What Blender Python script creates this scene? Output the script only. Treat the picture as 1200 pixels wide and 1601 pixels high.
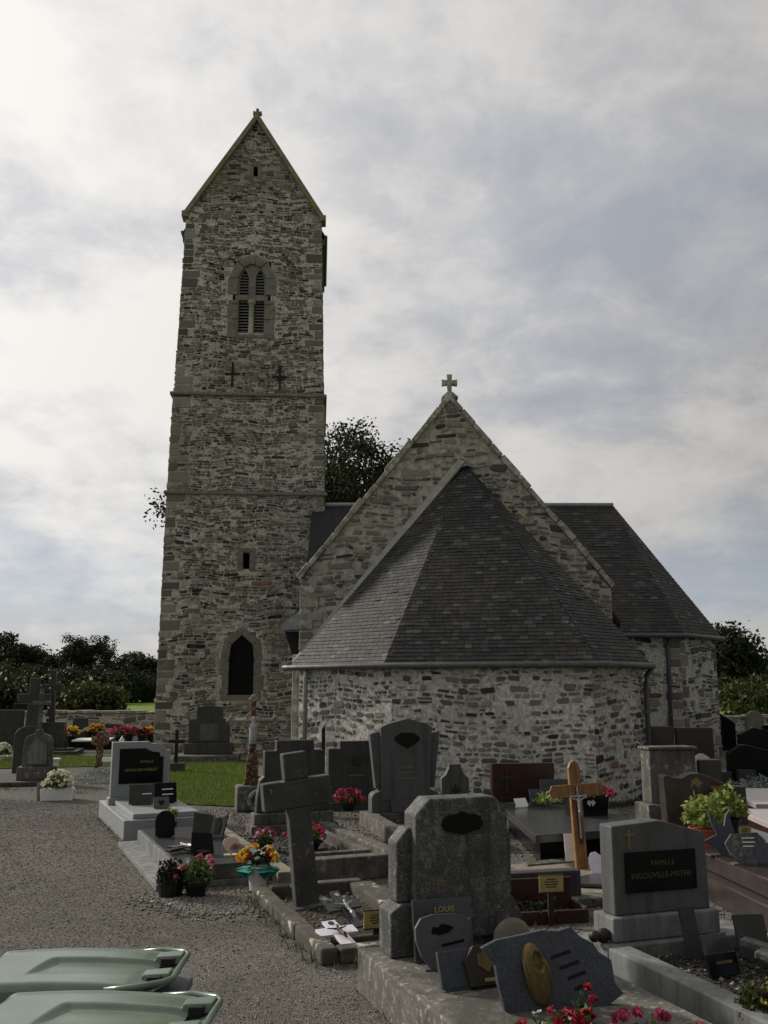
import bpy, bmesh, math, random
import numpy as np
from mathutils import Vector, Matrix, Euler

for o in list(bpy.data.objects):
    bpy.data.objects.remove(o)
SC = bpy.context.scene
COL = SC.collection
R = math.radians
random.seed(7)
RNG = np.random.default_rng(11)

# ------------------------------------------------------------------ camera
F = 1450.0; CAMH = 2.2; PITCH = math.atan(274.5 / F)
cam = bpy.data.cameras.new('camera'); camo = bpy.data.objects.new('camera', cam); COL.objects.link(camo)
camo.location = (0, 0, CAMH); camo.rotation_euler = (R(90) + PITCH, 0, 0)
cam.sensor_fit = 'VERTICAL'; cam.sensor_height = 36; cam.lens = F / 1601 * 36
cam.clip_start = 0.05; cam.clip_end = 5000
SC.camera = camo

# ------------------------------------------------------------------ light
SUN_DIR = Vector((-0.80, 0.50, 0.52)).normalized()      # towards the sun: behind the church, to the left
SUN_EL = math.asin(SUN_DIR.z); SUN_AZ = math.atan2(SUN_DIR.x, SUN_DIR.y)
sun = bpy.data.lights.new('sun', 'SUN'); suno = bpy.data.objects.new('sun', sun); COL.objects.link(suno)
sun.energy = 3.6; sun.angle = R(6); sun.color = (1.0, 0.93, 0.82)
suno.rotation_euler = SUN_DIR.to_track_quat('Z', 'Y').to_euler()

world = bpy.data.worlds.new('World'); SC.world = world; world.use_nodes = True
def make_world():
    nt = world.node_tree; N = nt.nodes; L = nt.links; N.clear()
    out = N.new('ShaderNodeOutputWorld'); bg = N.new('ShaderNodeBackground')
    bg.inputs['Strength'].default_value = 0.1
    L.new(bg.outputs[0], out.inputs[0])
    sky = N.new('ShaderNodeTexSky'); sky.sky_type = 'NISHITA'; sky.sun_disc = False
    sky.sun_elevation = SUN_EL; sky.sun_rotation = SUN_AZ; sky.air_density = 1.0; sky.dust_density = 1.5
    tc = N.new('ShaderNodeTexCoord'); sep = N.new('ShaderNodeSeparateXYZ'); L.new(tc.outputs['Generated'], sep.inputs[0])
    def m(op, a, b=None, c=None):
        n = N.new('ShaderNodeMath'); n.operation = op
        for i, x in enumerate((a, b, c)):
            if x is None: continue
            if isinstance(x, (int, float)): n.inputs[i].default_value = x
            else: L.new(x, n.inputs[i])
        return n.outputs[0]
    z = m('ADD', m('MAXIMUM', sep.outputs[2], 0.0), 0.30)
    cx = m('DIVIDE', sep.outputs[0], z); cy = m('DIVIDE', sep.outputs[1], z)
    comb = N.new('ShaderNodeCombineXYZ'); L.new(cx, comb.inputs[0]); L.new(cy, comb.inputs[1])
    def noise(scale, detail, rough, dist, off, stretch=(1, 1, 1)):
        mp = N.new('ShaderNodeMapping'); mp.inputs['Location'].default_value = off; mp.inputs['Scale'].default_value = stretch
        L.new(comb.outputs[0], mp.inputs[0])
        n = N.new('ShaderNodeTexNoise'); n.inputs['Scale'].default_value = scale; n.inputs['Detail'].default_value = detail
        n.inputs['Roughness'].default_value = rough; n.inputs['Distortion'].default_value = dist
        L.new(mp.outputs[0], n.inputs['Vector']); return n.outputs[0]
    def ramp(v, stops):
        r = N.new('ShaderNodeValToRGB'); L.new(v, r.inputs[0]); e = r.color_ramp.elements
        e[0].position, e[0].color = stops[0][0], (*stops[0][1], 1); e[1].position, e[1].color = stops[-1][0], (*stops[-1][1], 1)
        for p, c in stops[1:-1]:
            x = e.new(p); x.color = (*c, 1)
        return r.outputs[0]
    n1 = noise(1.5, 9, 0.56, 0.2, (6.03, 0.62, 0)); n2 = noise(4.2, 9, 0.6, 0.35, (9.2, 4.4, 0), (1.0, 0.8, 1)); n3 = noise(0.55, 3, 0.5, 0, (17.31, 9.45, 0))
    n4 = noise(9.0, 6, 0.6, 0.4, (2.2, 7.1, 0))
    body = m('ADD', m('ADD', m('MULTIPLY', n1, 0.50), m('MULTIPLY', n4, 0.18)), m('ADD', m('MULTIPLY', n2, 0.34), m('MULTIPLY', n3, 0.14)))
    ccol = ramp(body, [(0.47, (4.3, 4.4, 4.75)), (0.54, (5.3, 5.3, 5.45)), (0.585, (6.3, 6.2, 6.1)), (0.65, (7.2, 7.0, 6.75))])
    cover = ramp(m('ADD', m('MULTIPLY', n1, 0.5), m('MULTIPLY', n3, 0.5)), [(0.36, (0.75,) * 3), (0.47, (1.0,) * 3)])
    # thin cloud is brighter towards the veiled sun
    vm = N.new('ShaderNodeVectorMath'); vm.operation = 'DOT_PRODUCT'; L.new(tc.outputs['Generated'], vm.inputs[0]); vm.inputs[1].default_value = SUN_DIR
    glow = m('ADD', 0.27, m('MULTIPLY', m('POWER', m('MULTIPLY_ADD', vm.outputs['Value'], 0.5, 0.5), 2.0), 1.22))
    g2 = N.new('ShaderNodeVectorMath'); g2.operation = 'SCALE'; L.new(ccol, g2.inputs[0]); L.new(glow, g2.inputs['Scale'])
    mix = N.new('ShaderNodeMix'); mix.data_type = 'RGBA'; L.new(cover, mix.inputs[0])
    clear = N.new('ShaderNodeMix'); clear.data_type = 'RGBA'; clear.inputs[0].default_value = 0.7
    L.new(sky.outputs[0], clear.inputs[6]); clear.inputs[7].default_value = (4.1, 4.8, 5.8, 1)
    L.new(clear.outputs[2], mix.inputs[6]); L.new(g2.outputs[0], mix.inputs[7])
    # cloud thins to blue low down, then pales into the haze of the horizon
    low = ramp(sep.outputs[2], [(0.03, (0.0,) * 3), (0.075, (0.6,) * 3), (0.13, (0.42,) * 3), (0.20, (0.0,) * 3)])
    gap = ramp(n1, [(0.42, (1.0,) * 3), (0.62, (0.15,) * 3)])
    mix2 = N.new('ShaderNodeMix'); mix2.data_type = 'RGBA'; L.new(m('MULTIPLY', low, gap), mix2.inputs[0]); L.new(mix.outputs[2], mix2.inputs[6]); L.new(clear.outputs[2], mix2.inputs[7])
    hz = ramp(sep.outputs[2], [(0.0, (0.85,) * 3), (0.09, (0.0,) * 3)])
    mix3 = N.new('ShaderNodeMix'); mix3.data_type = 'RGBA'; L.new(hz, mix3.inputs[0]); L.new(mix2.outputs[2], mix3.inputs[6]); mix3.inputs[7].default_value = (5.2, 5.15, 5.05, 1)
    L.new(mix3.outputs[2], bg.inputs['Color'])
make_world()
SC.view_settings.view_transform = 'Standard'; SC.view_settings.look = 'None'
SC.view_settings.exposure = 0.0; SC.view_settings.gamma = 1.0

# ------------------------------------------------------------------ geometry of the site
CP, SP = math.cos(PITCH), math.sin(PITCH)
def ray(px, py):
    r = (px - 600) / F; u = (800.5 - py) / F
    return (r, CP - u * SP, SP + u * CP)
def G(px, py, z=0.0):                 # a spot of the photograph on level ground z
    d = ray(px, py); t = (z - CAMH) / d[2]
    return Vector((d[0] * t, d[1] * t, z))
def P(px, py, Y):                     # a spot of the photograph at distance Y
    d = ray(px, py); t = Y / d[1]
    return Vector((d[0] * t, Y, CAMH + d[2] * t))

# ------------------------------------------------------------------ materials
MATS = {}
def newmat(name):
    m = bpy.data.materials.new(name); m.use_nodes = True; nt = m.node_tree
    b = nt.nodes['Principled BSDF']; MATS[name] = m
    return m, nt, nt.nodes, nt.links, b
def ramp_node(N, stops):
    r = N.new('ShaderNodeValToRGB'); e = r.color_ramp.elements
    e[0].position, e[0].color = stops[0][0], (*stops[0][1], 1); e[1].position, e[1].color = stops[-1][0], (*stops[-1][1], 1)
    for p, c in stops[1:-1]:
        x = e.new(p); x.color = (*c, 1)
    return r
def noise_node(N, L, scale, detail=5, rough=0.55, coord=None, dist=0.0):
    n = N.new('ShaderNodeTexNoise'); n.inputs['Scale'].default_value = scale; n.inputs['Detail'].default_value = detail
    n.inputs['Roughness'].default_value = rough; n.inputs['Distortion'].default_value = dist
    if coord is not None: L.new(coord, n.inputs['Vector'])
    return n
def mixc(N, L, fac, a, b, mode='MIX'):
    x = N.new('ShaderNodeMix'); x.data_type = 'RGBA'; x.blend_type = mode
    for i, v in ((0, fac), (6, a), (7, b)):
        if isinstance(v, (int, float)): x.inputs[i].default_value = v
        elif isinstance(v, tuple): x.inputs[i].default_value = (*v, 1)
        else: L.new(v, x.inputs[i])
    return x.outputs[2]
def bump(N, L, b, height, strength=0.4, dist=0.02):
    bp = N.new('ShaderNodeBump'); bp.inputs['Strength'].default_value = strength; bp.inputs['Distance'].default_value = dist
    L.new(height, bp.inputs['Height']); L.new(bp.outputs[0], b.inputs['Normal'])
def spec(b, v): b.inputs['Specular IOR Level'].default_value = v

def piece_mat(name, stops, rough=0.9, patch=None, grain=60, specular=0.25, noiseamt=0.5, bumpd=0.012):
    """pieces (stones, slates): colour picked per piece from the 'rnd' attribute, broken up by noise"""
    m, nt, N, L, b = newmat(name)
    at = N.new('ShaderNodeAttribute'); at.attribute_name = 'rnd'
    r = ramp_node(N, stops); L.new(at.outputs['Fac'], r.inputs[0])
    geo = N.new('ShaderNodeNewGeometry')
    n = noise_node(N, L, grain, 5, 0.65, geo.outputs['Position'])
    v = ramp_node(N, [(0.25, (1 - noiseamt,) * 3), (0.75, (1 + noiseamt * 0.7,) * 3)]); L.new(n.outputs[0], v.inputs[0])
    c = mixc(N, L, 1.0, r.outputs[0], v.outputs[0], 'MULTIPLY')
    if patch:                                      # lichen and iron staining with its own shape
        for sc, lo, hi, colr, amt in patch:
            n2 = noise_node(N, L, sc, 6, 0.6, geo.outputs['Position'], 0.3)
            k = ramp_node(N, [(lo, (0, 0, 0)), (hi, (amt,) * 3)]); L.new(n2.outputs[0], k.inputs[0])
            c = mixc(N, L, k.outputs[0], c, colr)
    L.new(c, b.inputs['Base Color']); b.inputs['Roughness'].default_value = rough; spec(b, specular)
    bump(N, L, b, n.outputs[0], 0.6, bumpd)
    return m
def surf(name, col, rough=0.8, var=0.35, scale=12, patch=None, specular=0.3, bumpd=0.006, speck=None, metal=0.0, bstr=0.5, bscale=None, coat=0, streak=None, grain=None):
    m, nt, N, L, b = newmat(name)
    tc = N.new('ShaderNodeTexCoord'); co = tc.outputs['Object']
    n = noise_node(N, L, scale, 6, 0.6, co)
    v = ramp_node(N, [(0.28, (1 - var,) * 3), (0.72, (1 + var,) * 3)]); L.new(n.outputs[0], v.inputs[0])
    c = mixc(N, L, 1.0, col, v.outputs[0], 'MULTIPLY')
    if speck:
        sc, colr, amt = speck
        w = noise_node(N, L, sc, 2, 0.7, co)
        k = ramp_node(N, [(0.52, (0, 0, 0)), (0.62, (amt,) * 3)]); L.new(w.outputs[0], k.inputs[0])
        c = mixc(N, L, k.outputs[0], c, colr)
    if patch:
        for sc, lo, hi, colr, amt in patch:
            n2 = noise_node(N, L, sc, 6, 0.62, co, 0.4)
            k = ramp_node(N, [(lo, (0, 0, 0)), (hi, (amt,) * 3)]); L.new(n2.outputs[0], k.inputs[0])
            c = mixc(N, L, k.outputs[0], c, colr)
    for q in (streak, grain):                      # rain streaks (upright) or wood grain, own shape
        if not q: continue
        colr, amt, sx = q
        mp = N.new('ShaderNodeMapping'); mp.inputs['Scale'].default_value = sx; L.new(co, mp.inputs[0])
        n3 = noise_node(N, L, 1.0, 6, 0.62, mp.outputs[0], 0.5)
        k = ramp_node(N, [(0.46, (0, 0, 0)), (0.64, (amt,) * 3)]); L.new(n3.outputs[0], k.inputs[0])
        c = mixc(N, L, k.outputs[0], c, colr)
    L.new(c, b.inputs['Base Color']); b.inputs['Roughness'].default_value = rough; spec(b, specular)
    b.inputs['Metallic'].default_value = metal
    if coat: b.inputs['Coat Weight'].default_value = coat
    if bumpd:
        nb = noise_node(N, L, bscale or scale * 6, 4, 0.6, co); bump(N, L, b, nb.outputs[0], bstr, bumpd)
    return m
def leafmat(name, stops, rough=0.6, trans=0.25):
    m, nt, N, L, b = newmat(name)
    g = N.new('ShaderNodeNewGeometry'); r = ramp_node(N, stops); L.new(g.outputs['Random Per Island'], r.inputs[0])
    L.new(r.outputs[0], b.inputs['Base Color']); b.inputs['Roughness'].default_value = rough; spec(b, 0.2)
    if trans:
        t = N.new('ShaderNodeBsdfTranslucent'); L.new(r.outputs[0], t.inputs[0])
        mx = N.new('ShaderNodeMixShader'); mx.inputs[0].default_value = trans
        L.new(b.outputs[0], mx.inputs[1]); L.new(t.outputs[0], mx.inputs[2]); L.new(mx.outputs[0], N['Material Output'].inputs[0])
    return m

LICH = (0.42, 0.42, 0.36); MOSS = (0.07, 0.075, 0.03)
piece_mat('tower_stone', [(0.0, (0.02, 0.018, 0.016)), (0.18, (0.055, 0.049, 0.042)), (0.4, (0.145, 0.133, 0.108)), (0.75, (0.245, 0.228, 0.185)), (0.95, (0.36, 0.335, 0.28)), (1.0, (0.25, 0.16, 0.09))],  # random stone tones; the darkest also paint small shadows among the stones
          patch=[(0.16, 0.50, 0.62, (0.10, 0.085, 0.05), 0.5), (0.35, 0.50, 0.66, (0.17, 0.145, 0.10), 0.45), (2.3, 0.60, 0.72, (0.33, 0.33, 0.29), 0.5)])
piece_mat('wall_stone', [(0.0, (0.03, 0.028, 0.025)), (0.2, (0.085, 0.08, 0.07)), (0.6, (0.165, 0.155, 0.137)), (0.93, (0.29, 0.275, 0.24)), (1.0, (0.20, 0.11, 0.06))],
          patch=[(1.6, 0.58, 0.72, (0.30, 0.29, 0.25), 0.6)])
piece_mat('gable_stone', [(0.0, (0.05, 0.046, 0.04)), (0.25, (0.145, 0.135, 0.113)), (0.7, (0.235, 0.22, 0.185)), (0.94, (0.36, 0.345, 0.30)), (1.0, (0.24, 0.12, 0.06))],
          patch=[(1.2, 0.60, 0.74, (0.42, 0.42, 0.38), 0.7), (0.7, 0.52, 0.7, (0.15, 0.12, 0.075), 0.5)])
surf('tower_mortar', (0.45, 0.43, 0.365), 0.95, 0.6, 12.0, patch=[(0.16, 0.50, 0.62, (0.12, 0.105, 0.065), 0.5), (0.5, 0.52, 0.68, (0.17, 0.135, 0.09), 0.6)], bumpd=0.02, bscale=40)
surf('wall_mortar', (0.46, 0.445, 0.40), 0.95, 0.6, 14.0, patch=[(0.8, 0.52, 0.7, (0.25, 0.24, 0.20), 0.6)], bumpd=0.025, bscale=30)
surf('gable_mortar', (0.36, 0.34, 0.285), 0.95, 0.55, 7.0, patch=[(1.6, 0.54, 0.66, (0.46, 0.45, 0.39), 0.7), (3.1, 0.56, 0.64, (0.13, 0.11, 0.075), 0.7)], bumpd=0.02, bscale=40)
surf('dressed_stone', (0.185, 0.17, 0.142), 0.9, 0.3, 5, patch=[(2.0, 0.56, 0.7, (0.30, 0.29, 0.25), 0.5)], bumpd=0.012)
surf('pale_column', (0.36, 0.335, 0.25), 0.85, 0.2, 5)
surf('coping_stone', (0.26, 0.245, 0.20), 0.95, 0.4, 4, patch=[(5, 0.50, 0.60, (0.47, 0.46, 0.40), 0.85), (3, 0.58, 0.68, (0.10, 0.09, 0.06), 0.6)], bumpd=0.02)
surf('tower_coping', (0.20, 0.185, 0.13), 0.95, 0.4, 4, patch=[(3, 0.5, 0.64, (0.24, 0.24, 0.06), 0.7)], bumpd=0.02)
piece_mat('slate', [(0.0, (0.018, 0.018, 0.018)), (0.5, (0.028, 0.0275, 0.0272)), (0.9, (0.041, 0.0405, 0.040)), (1.0, (0.09, 0.09, 0.088))], rough=0.66, specular=0.3, grain=18,
          patch=[(0.9, 0.52, 0.70, (0.055, 0.048, 0.036), 0.75), (7, 0.68, 0.74, (0.26, 0.26, 0.23), 0.6)], noiseamt=0.4, bumpd=0.006)
surf('slate_far', (0.022, 0.023, 0.025), 0.7, 0.4, 6, patch=[(9, 0.66, 0.72, (0.25, 0.25, 0.23), 0.6)], bumpd=0.01)
surf('zinc', (0.25, 0.26, 0.265), 0.5, 0.25, 6, metal=0.5, bumpd=0.002)
surf('zinc_dark', (0.10, 0.105, 0.11), 0.5, 0.25, 6, metal=0.35, bumpd=0.002)
surf('lead', (0.30, 0.29, 0.255), 0.75, 0.25, 5, metal=0.1, bumpd=0.004)
surf('louvre_wood', (0.24, 0.235, 0.21), 0.8, 0.3, 10)
surf('dark_iron', (0.022, 0.02, 0.019), 0.75, 0.4, 20, metal=0.3)
surf('dark_glass', (0.005, 0.005, 0.006), 0.35, 0.2, 3, specular=0.1, bumpd=0)
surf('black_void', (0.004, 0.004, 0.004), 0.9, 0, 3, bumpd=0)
# stone of the graves
surf('grey_granite', (0.27, 0.285, 0.29), 0.42, 0.10, 4, specular=0.5, speck=(160, (0.12, 0.12, 0.125), 0.6), bumpd=0)
surf('black_granite', (0.007, 0.0075, 0.008), 0.16, 0.2, 8, specular=0.14, speck=(260, (0.03, 0.03, 0.033), 0.3), bumpd=0)
surf('dark_granite', (0.045, 0.047, 0.05), 0.25, 0.15, 5, specular=0.5, speck=(220, (0.10, 0.10, 0.105), 0.5), bumpd=0)
surf('blue_granite', (0.045, 0.05, 0.062), 0.45, 0.25, 14, specular=0.4, speck=(120, (0.11, 0.12, 0.145), 0.65), bumpd=0.002)
surf('red_granite', (0.042, 0.019, 0.014), 0.22, 0.25, 6, specular=0.5, speck=(200, (0.02, 0.012, 0.01), 0.7), bumpd=0)
surf('brown_granite', (0.038, 0.030, 0.028), 0.2, 0.25, 6, specular=0.5, speck=(180, (0.08, 0.065, 0.06), 0.5), bumpd=0)
surf('pink_granite', (0.40, 0.35, 0.345), 0.35, 0.12, 5, specular=0.5, speck=(170, (0.2, 0.15, 0.15), 0.5), bumpd=0)
surf('terrazzo', (0.062, 0.062, 0.061), 0.75, 0.35, 5, patch=[(16, 0.54, 0.62, (0.19, 0.19, 0.18), 0.75), (3, 0.54, 0.7, (0.045, 0.045, 0.042), 0.7)], speck=(90, (0.27, 0.27, 0.26), 0.5), bumpd=0.008, streak=((0.03, 0.03, 0.03), 0.6, (11, 11, 1.1)))
surf('old_concrete', (0.115, 0.11, 0.095), 0.95, 0.35, 6, patch=[(9, 0.56, 0.64, LICH, 0.5), (2.2, 0.5, 0.66, (0.05, 0.047, 0.036), 0.8)], bumpd=0.012, streak=((0.04, 0.038, 0.03), 0.6, (9, 9, 1.0)))
surf('mossy_curb', (0.075, 0.07, 0.056), 0.95, 0.4, 6, patch=[(5, 0.60, 0.66, (0.48, 0.48, 0.44), 0.85), (3.5, 0.5, 0.64, (0.05, 0.05, 0.03), 0.7)], bumpd=0.02)
surf('cross_stone', (0.06, 0.059, 0.055), 0.9, 0.4, 4, patch=[(9, 0.62, 0.68, (0.30, 0.30, 0.28), 0.7), (2.5, 0.52, 0.68, (0.04, 0.04, 0.036), 0.8)], bumpd=0.015)
surf('tan_curb', (0.20, 0.18, 0.14), 0.95, 0.3, 6, patch=[(3, 0.52, 0.68, (0.13, 0.115, 0.085), 0.7)], bumpd=0.012)
surf('pale_concrete', (0.19, 0.195, 0.19), 0.9, 0.25, 5, patch=[(2.6, 0.52, 0.68, (0.10, 0.10, 0.092), 0.7)], bumpd=0.008, streak=((0.07, 0.07, 0.062), 0.55, (9, 9, 1.0)))
surf('dark_stele', (0.042, 0.042, 0.04), 0.6, 0.3, 5, patch=[(3, 0.55, 0.7, (0.022, 0.022, 0.02), 0.6), (20, 0.62, 0.68, (0.12, 0.12, 0.11), 0.5)], bumpd=0.004, streak=((0.075, 0.075, 0.07), 0.4, (10, 10, 0.9)))
surf('grey_stele', (0.085, 0.088, 0.088), 0.7, 0.22, 5, speck=(120, (0.18, 0.18, 0.18), 0.4), patch=[(2.2, 0.54, 0.7, (0.06, 0.06, 0.057), 0.6)], bumpd=0.006, streak=((0.05, 0.05, 0.047), 0.6, (9, 9, 0.9)))
surf('white_marble', (0.72, 0.72, 0.70), 0.5, 0.12, 6, bumpd=0.002)
surf('white_enamel', (0.72, 0.69, 0.76), 0.3, 0.06, 6, bumpd=0)
surf('brass', (0.34, 0.27, 0.11), 0.5, 0.3, 14, metal=0.35, bumpd=0.002)
surf('bronze', (0.16, 0.115, 0.045), 0.45, 0.35, 12, metal=0.5, bumpd=0.003)
surf('gold_paint', (0.50, 0.37, 0.12), 0.45, 0.2, 20, metal=0.25, bumpd=0)
surf('dull_gold', (0.21, 0.165, 0.06), 0.6, 0.4, 40, metal=0.15, bumpd=0)
surf('pewter', (0.45, 0.45, 0.43), 0.4, 0.2, 12, metal=0.6, bumpd=0.002)
surf('dark_bronze', (0.05, 0.042, 0.032), 0.5, 0.3, 12, metal=0.5, bumpd=0.003)
surf('rust', (0.10, 0.05, 0.028), 0.9, 0.45, 25, patch=[(14, 0.5, 0.6, (0.36, 0.29, 0.20), 0.7)], bumpd=0.01)
surf('pale_paint', (0.26, 0.235, 0.18), 0.8, 0.25, 20, patch=[(12, 0.55, 0.63, (0.20, 0.09, 0.04), 0.7)], bumpd=0.004)
surf('statue_paint', (0.34, 0.35, 0.33), 0.7, 0.2, 20, bumpd=0.004)
surf('oak', (0.27, 0.135, 0.05), 0.55, 0.3, 9, specular=0.4, bumpd=0.003, grain=((0.11, 0.05, 0.018), 0.8, (40, 40, 3)))
surf('red_wood', (0.032, 0.014, 0.009), 0.6, 0.35, 9, bumpd=0.003)
surf('terracotta', (0.36, 0.10, 0.045), 0.8, 0.2, 10)
surf('soil', (0.035, 0.029, 0.021), 1.0, 0.5, 14, patch=[(6, 0.5, 0.66, (0.05, 0.052, 0.022), 0.6)], bumpd=0.03, bscale=30)
surf('white_plastic', (0.60, 0.60, 0.55), 0.5, 0.08, 6, bumpd=0)
surf('teal_wrap', (0.045, 0.28, 0.24), 0.4, 0.3, 12, specular=0.5, bumpd=0.004)
surf('black_plastic', (0.012, 0.012, 0.012), 0.45, 0.2, 6, bumpd=0)
surf('bin_green', (0.115, 0.16, 0.118), 0.24, 0.15, 4, specular=0.7, bumpd=0.0012, bscale=500, bstr=0.3, patch=[(2.2, 0.46, 0.70, (0.17, 0.22, 0.165), 0.7), (30, 0.60, 0.68, (0.20, 0.21, 0.18), 0.4)])
surf('plinth_concrete', (0.12, 0.115, 0.10), 0.95, 0.4, 7, patch=[(18, 0.56, 0.62, LICH, 0.5), (2.6, 0.48, 0.64, (0.05, 0.048, 0.038), 0.8)], bumpd=0.014)
surf('plum_granite', (0.085, 0.08, 0.085), 0.6, 0.2, 8, speck=(150, (0.16, 0.15, 0.16), 0.5), bumpd=0.002)
surf('faint_gold', (0.10, 0.075, 0.03), 0.6, 0.5, 40, bumpd=0)
surf('bin_grey', (0.10, 0.108, 0.115), 0.5, 0.12, 6, bumpd=0.001)
surf('lichen_pebble_white', (0.5, 0.5, 0.46), 0.9, 0.2, 8)
surf('wax_cream', (0.55, 0.47, 0.33), 0.6, 0.15, 10)
surf('lilac_enamel', (0.62, 0.55, 0.64), 0.4, 0.15, 8, bumpd=0)
surf('bark', (0.06, 0.05, 0.038), 0.95, 0.4, 12, bumpd=0.03)
leafmat('leaf_dark', [(0, (0.012, 0.018, 0.007)), (0.6, (0.028, 0.04, 0.014)), (1, (0.05, 0.065, 0.02))])
leafmat('leaf_mid', [(0, (0.012, 0.018, 0.007)), (0.6, (0.026, 0.038, 0.012)), (1, (0.05, 0.06, 0.02))])
leafmat('leaf_bush', [(0, (0.025, 0.036, 0.010)), (0.6, (0.048, 0.062, 0.016)), (1, (0.085, 0.09, 0.028))])
leafmat('leaf_plant', [(0, (0.03, 0.05, 0.012)), (0.6, (0.07, 0.11, 0.028)), (1, (0.14, 0.17, 0.05))])
leafmat('leaf_lime', [(0, (0.12, 0.17, 0.03)), (0.5, (0.24, 0.29, 0.07)), (1, (0.40, 0.43, 0.16))])
leafmat('leaf_silver', [(0, (0.13, 0.16, 0.14)), (0.5, (0.24, 0.28, 0.25)), (1, (0.36, 0.40, 0.36))])
leafmat('leaf_black', [(0, (0.006, 0.006, 0.005)), (1, (0.02, 0.018, 0.014))], trans=0.05)
leafmat('petal_pink', [(0, (0.26, 0.02, 0.055)), (0.6, (0.42, 0.05, 0.11)), (1, (0.55, 0.16, 0.2))])
leafmat('petal_rose', [(0, (0.40, 0.09, 0.13)), (1, (0.58, 0.24, 0.27))])
leafmat('petal_red', [(0, (0.20, 0.006, 0.012)), (1, (0.36, 0.02, 0.03))])
leafmat('petal_orange', [(0, (0.55, 0.16, 0.02)), (0.5, (0.68, 0.33, 0.03)), (1, (0.72, 0.50, 0.06))])
leafmat('petal_yellow', [(0, (0.60, 0.36, 0.02)), (1, (0.75, 0.55, 0.06))])
leafmat('petal_white', [(0, (0.55, 0.56, 0.42)), (1, (0.78, 0.78, 0.66))])
leafmat('petal_blue', [(0, (0.35, 0.48, 0.52)), (1, (0.62, 0.70, 0.70))])
leafmat('grass_blade', [(0, (0.075, 0.12, 0.016)), (0.6, (0.13, 0.19, 0.03)), (1, (0.21, 0.24, 0.055))], trans=0.2)
leafmat('pebble', [(0, (0.10, 0.093, 0.078)), (0.5, (0.152, 0.142, 0.12)), (0.95, (0.205, 0.193, 0.167)), (1, (0.36, 0.345, 0.32))], rough=0.9, trans=0)
leafmat('dead_leaf', [(0, (0.10, 0.05, 0.02)), (0.6, (0.19, 0.11, 0.04)), (1, (0.28, 0.20, 0.07))], trans=0.1)
leafmat('weed', [(0, (0.035, 0.05, 0.014)), (0.6, (0.07, 0.095, 0.024)), (1, (0.14, 0.14, 0.05))], trans=0.2)
leafmat('pebble_dark', [(0, (0.02, 0.02, 0.02)), (0.75, (0.06, 0.06, 0.058)), (1, (0.30, 0.30, 0.29))], rough=0.85, trans=0)

def ground_mats():
    m, nt, N, L, b = newmat('gravel')
    tc = N.new('ShaderNodeTexCoord'); co = tc.outputs['Object']
    vo = N.new('ShaderNodeTexVoronoi'); vo.inputs['Scale'].default_value = 90; L.new(co, vo.inputs['Vector'])
    sp_ = N.new('ShaderNodeSeparateColor'); L.new(vo.outputs['Color'], sp_.inputs[0])
    r = ramp_node(N, [(0, (0.08, 0.075, 0.064)), (0.5, (0.13, 0.124, 0.107)), (0.9, (0.19, 0.182, 0.16)), (1, (0.33, 0.315, 0.285))]); L.new(sp_.outputs[0], r.inputs[0])
    n = noise_node(N, L, 0.5, 5, 0.6, co, 0.4); v = ramp_node(N, [(0.3, (0.72,) * 3), (0.7, (1.2,) * 3)]); L.new(n.outputs[0], v.inputs[0])
    c = mixc(N, L, 1.0, r.outputs[0], v.outputs[0], 'MULTIPLY')
    n2 = noise_node(N, L, 1.3, 6, 0.65, co, 0.6); k = ramp_node(N, [(0.56, (0, 0, 0)), (0.70, (0.5,) * 3)]); L.new(n2.outputs[0], k.inputs[0])
    c = mixc(N, L, k.outputs[0], c, (0.062, 0.060, 0.034))
    L.new(c, b.inputs['Base Color']); b.inputs['Roughness'].default_value = 0.95; spec(b, 0.15)
    bump(N, L, b, vo.outputs['Distance'], 0.8, 0.02)
    m, nt, N, L, b = newmat('lawn_ground')
    tc = N.new('ShaderNodeTexCoord'); co = tc.outputs['Object']
    n = noise_node(N, L, 1.2, 6, 0.6, co); r = ramp_node(N, [(0.3, (0.06, 0.09, 0.018)), (0.7, (0.11, 0.145, 0.03))]); L.new(n.outputs[0], r.inputs[0])
    L.new(r.outputs[0], b.inputs['Base Color']); b.inputs['Roughness'].default_value = 1; spec(b, 0.1)
    nb = noise_node(N, L, 40, 4, 0.7, co); bump(N, L, b, nb.outputs[0], 0.8, 0.04)
    m, nt, N, L, b = newmat('field_grass')
    tc = N.new('ShaderNodeTexCoord'); co = tc.outputs['Object']
    n = noise_node(N, L, 0.06, 6, 0.6, co); r = ramp_node(N, [(0.3, (0.11, 0.16, 0.03)), (0.7, (0.17, 0.23, 0.045))]); L.new(n.outputs[0], r.inputs[0])
    L.new(r.outputs[0], b.inputs['Base Color']); b.inputs['Roughness'].default_value = 1; spec(b, 0.1)
    nb = noise_node(N, L, 6, 4, 0.7, co); bump(N, L, b, nb.outputs[0], 0.8, 0.1)
ground_mats()

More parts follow.
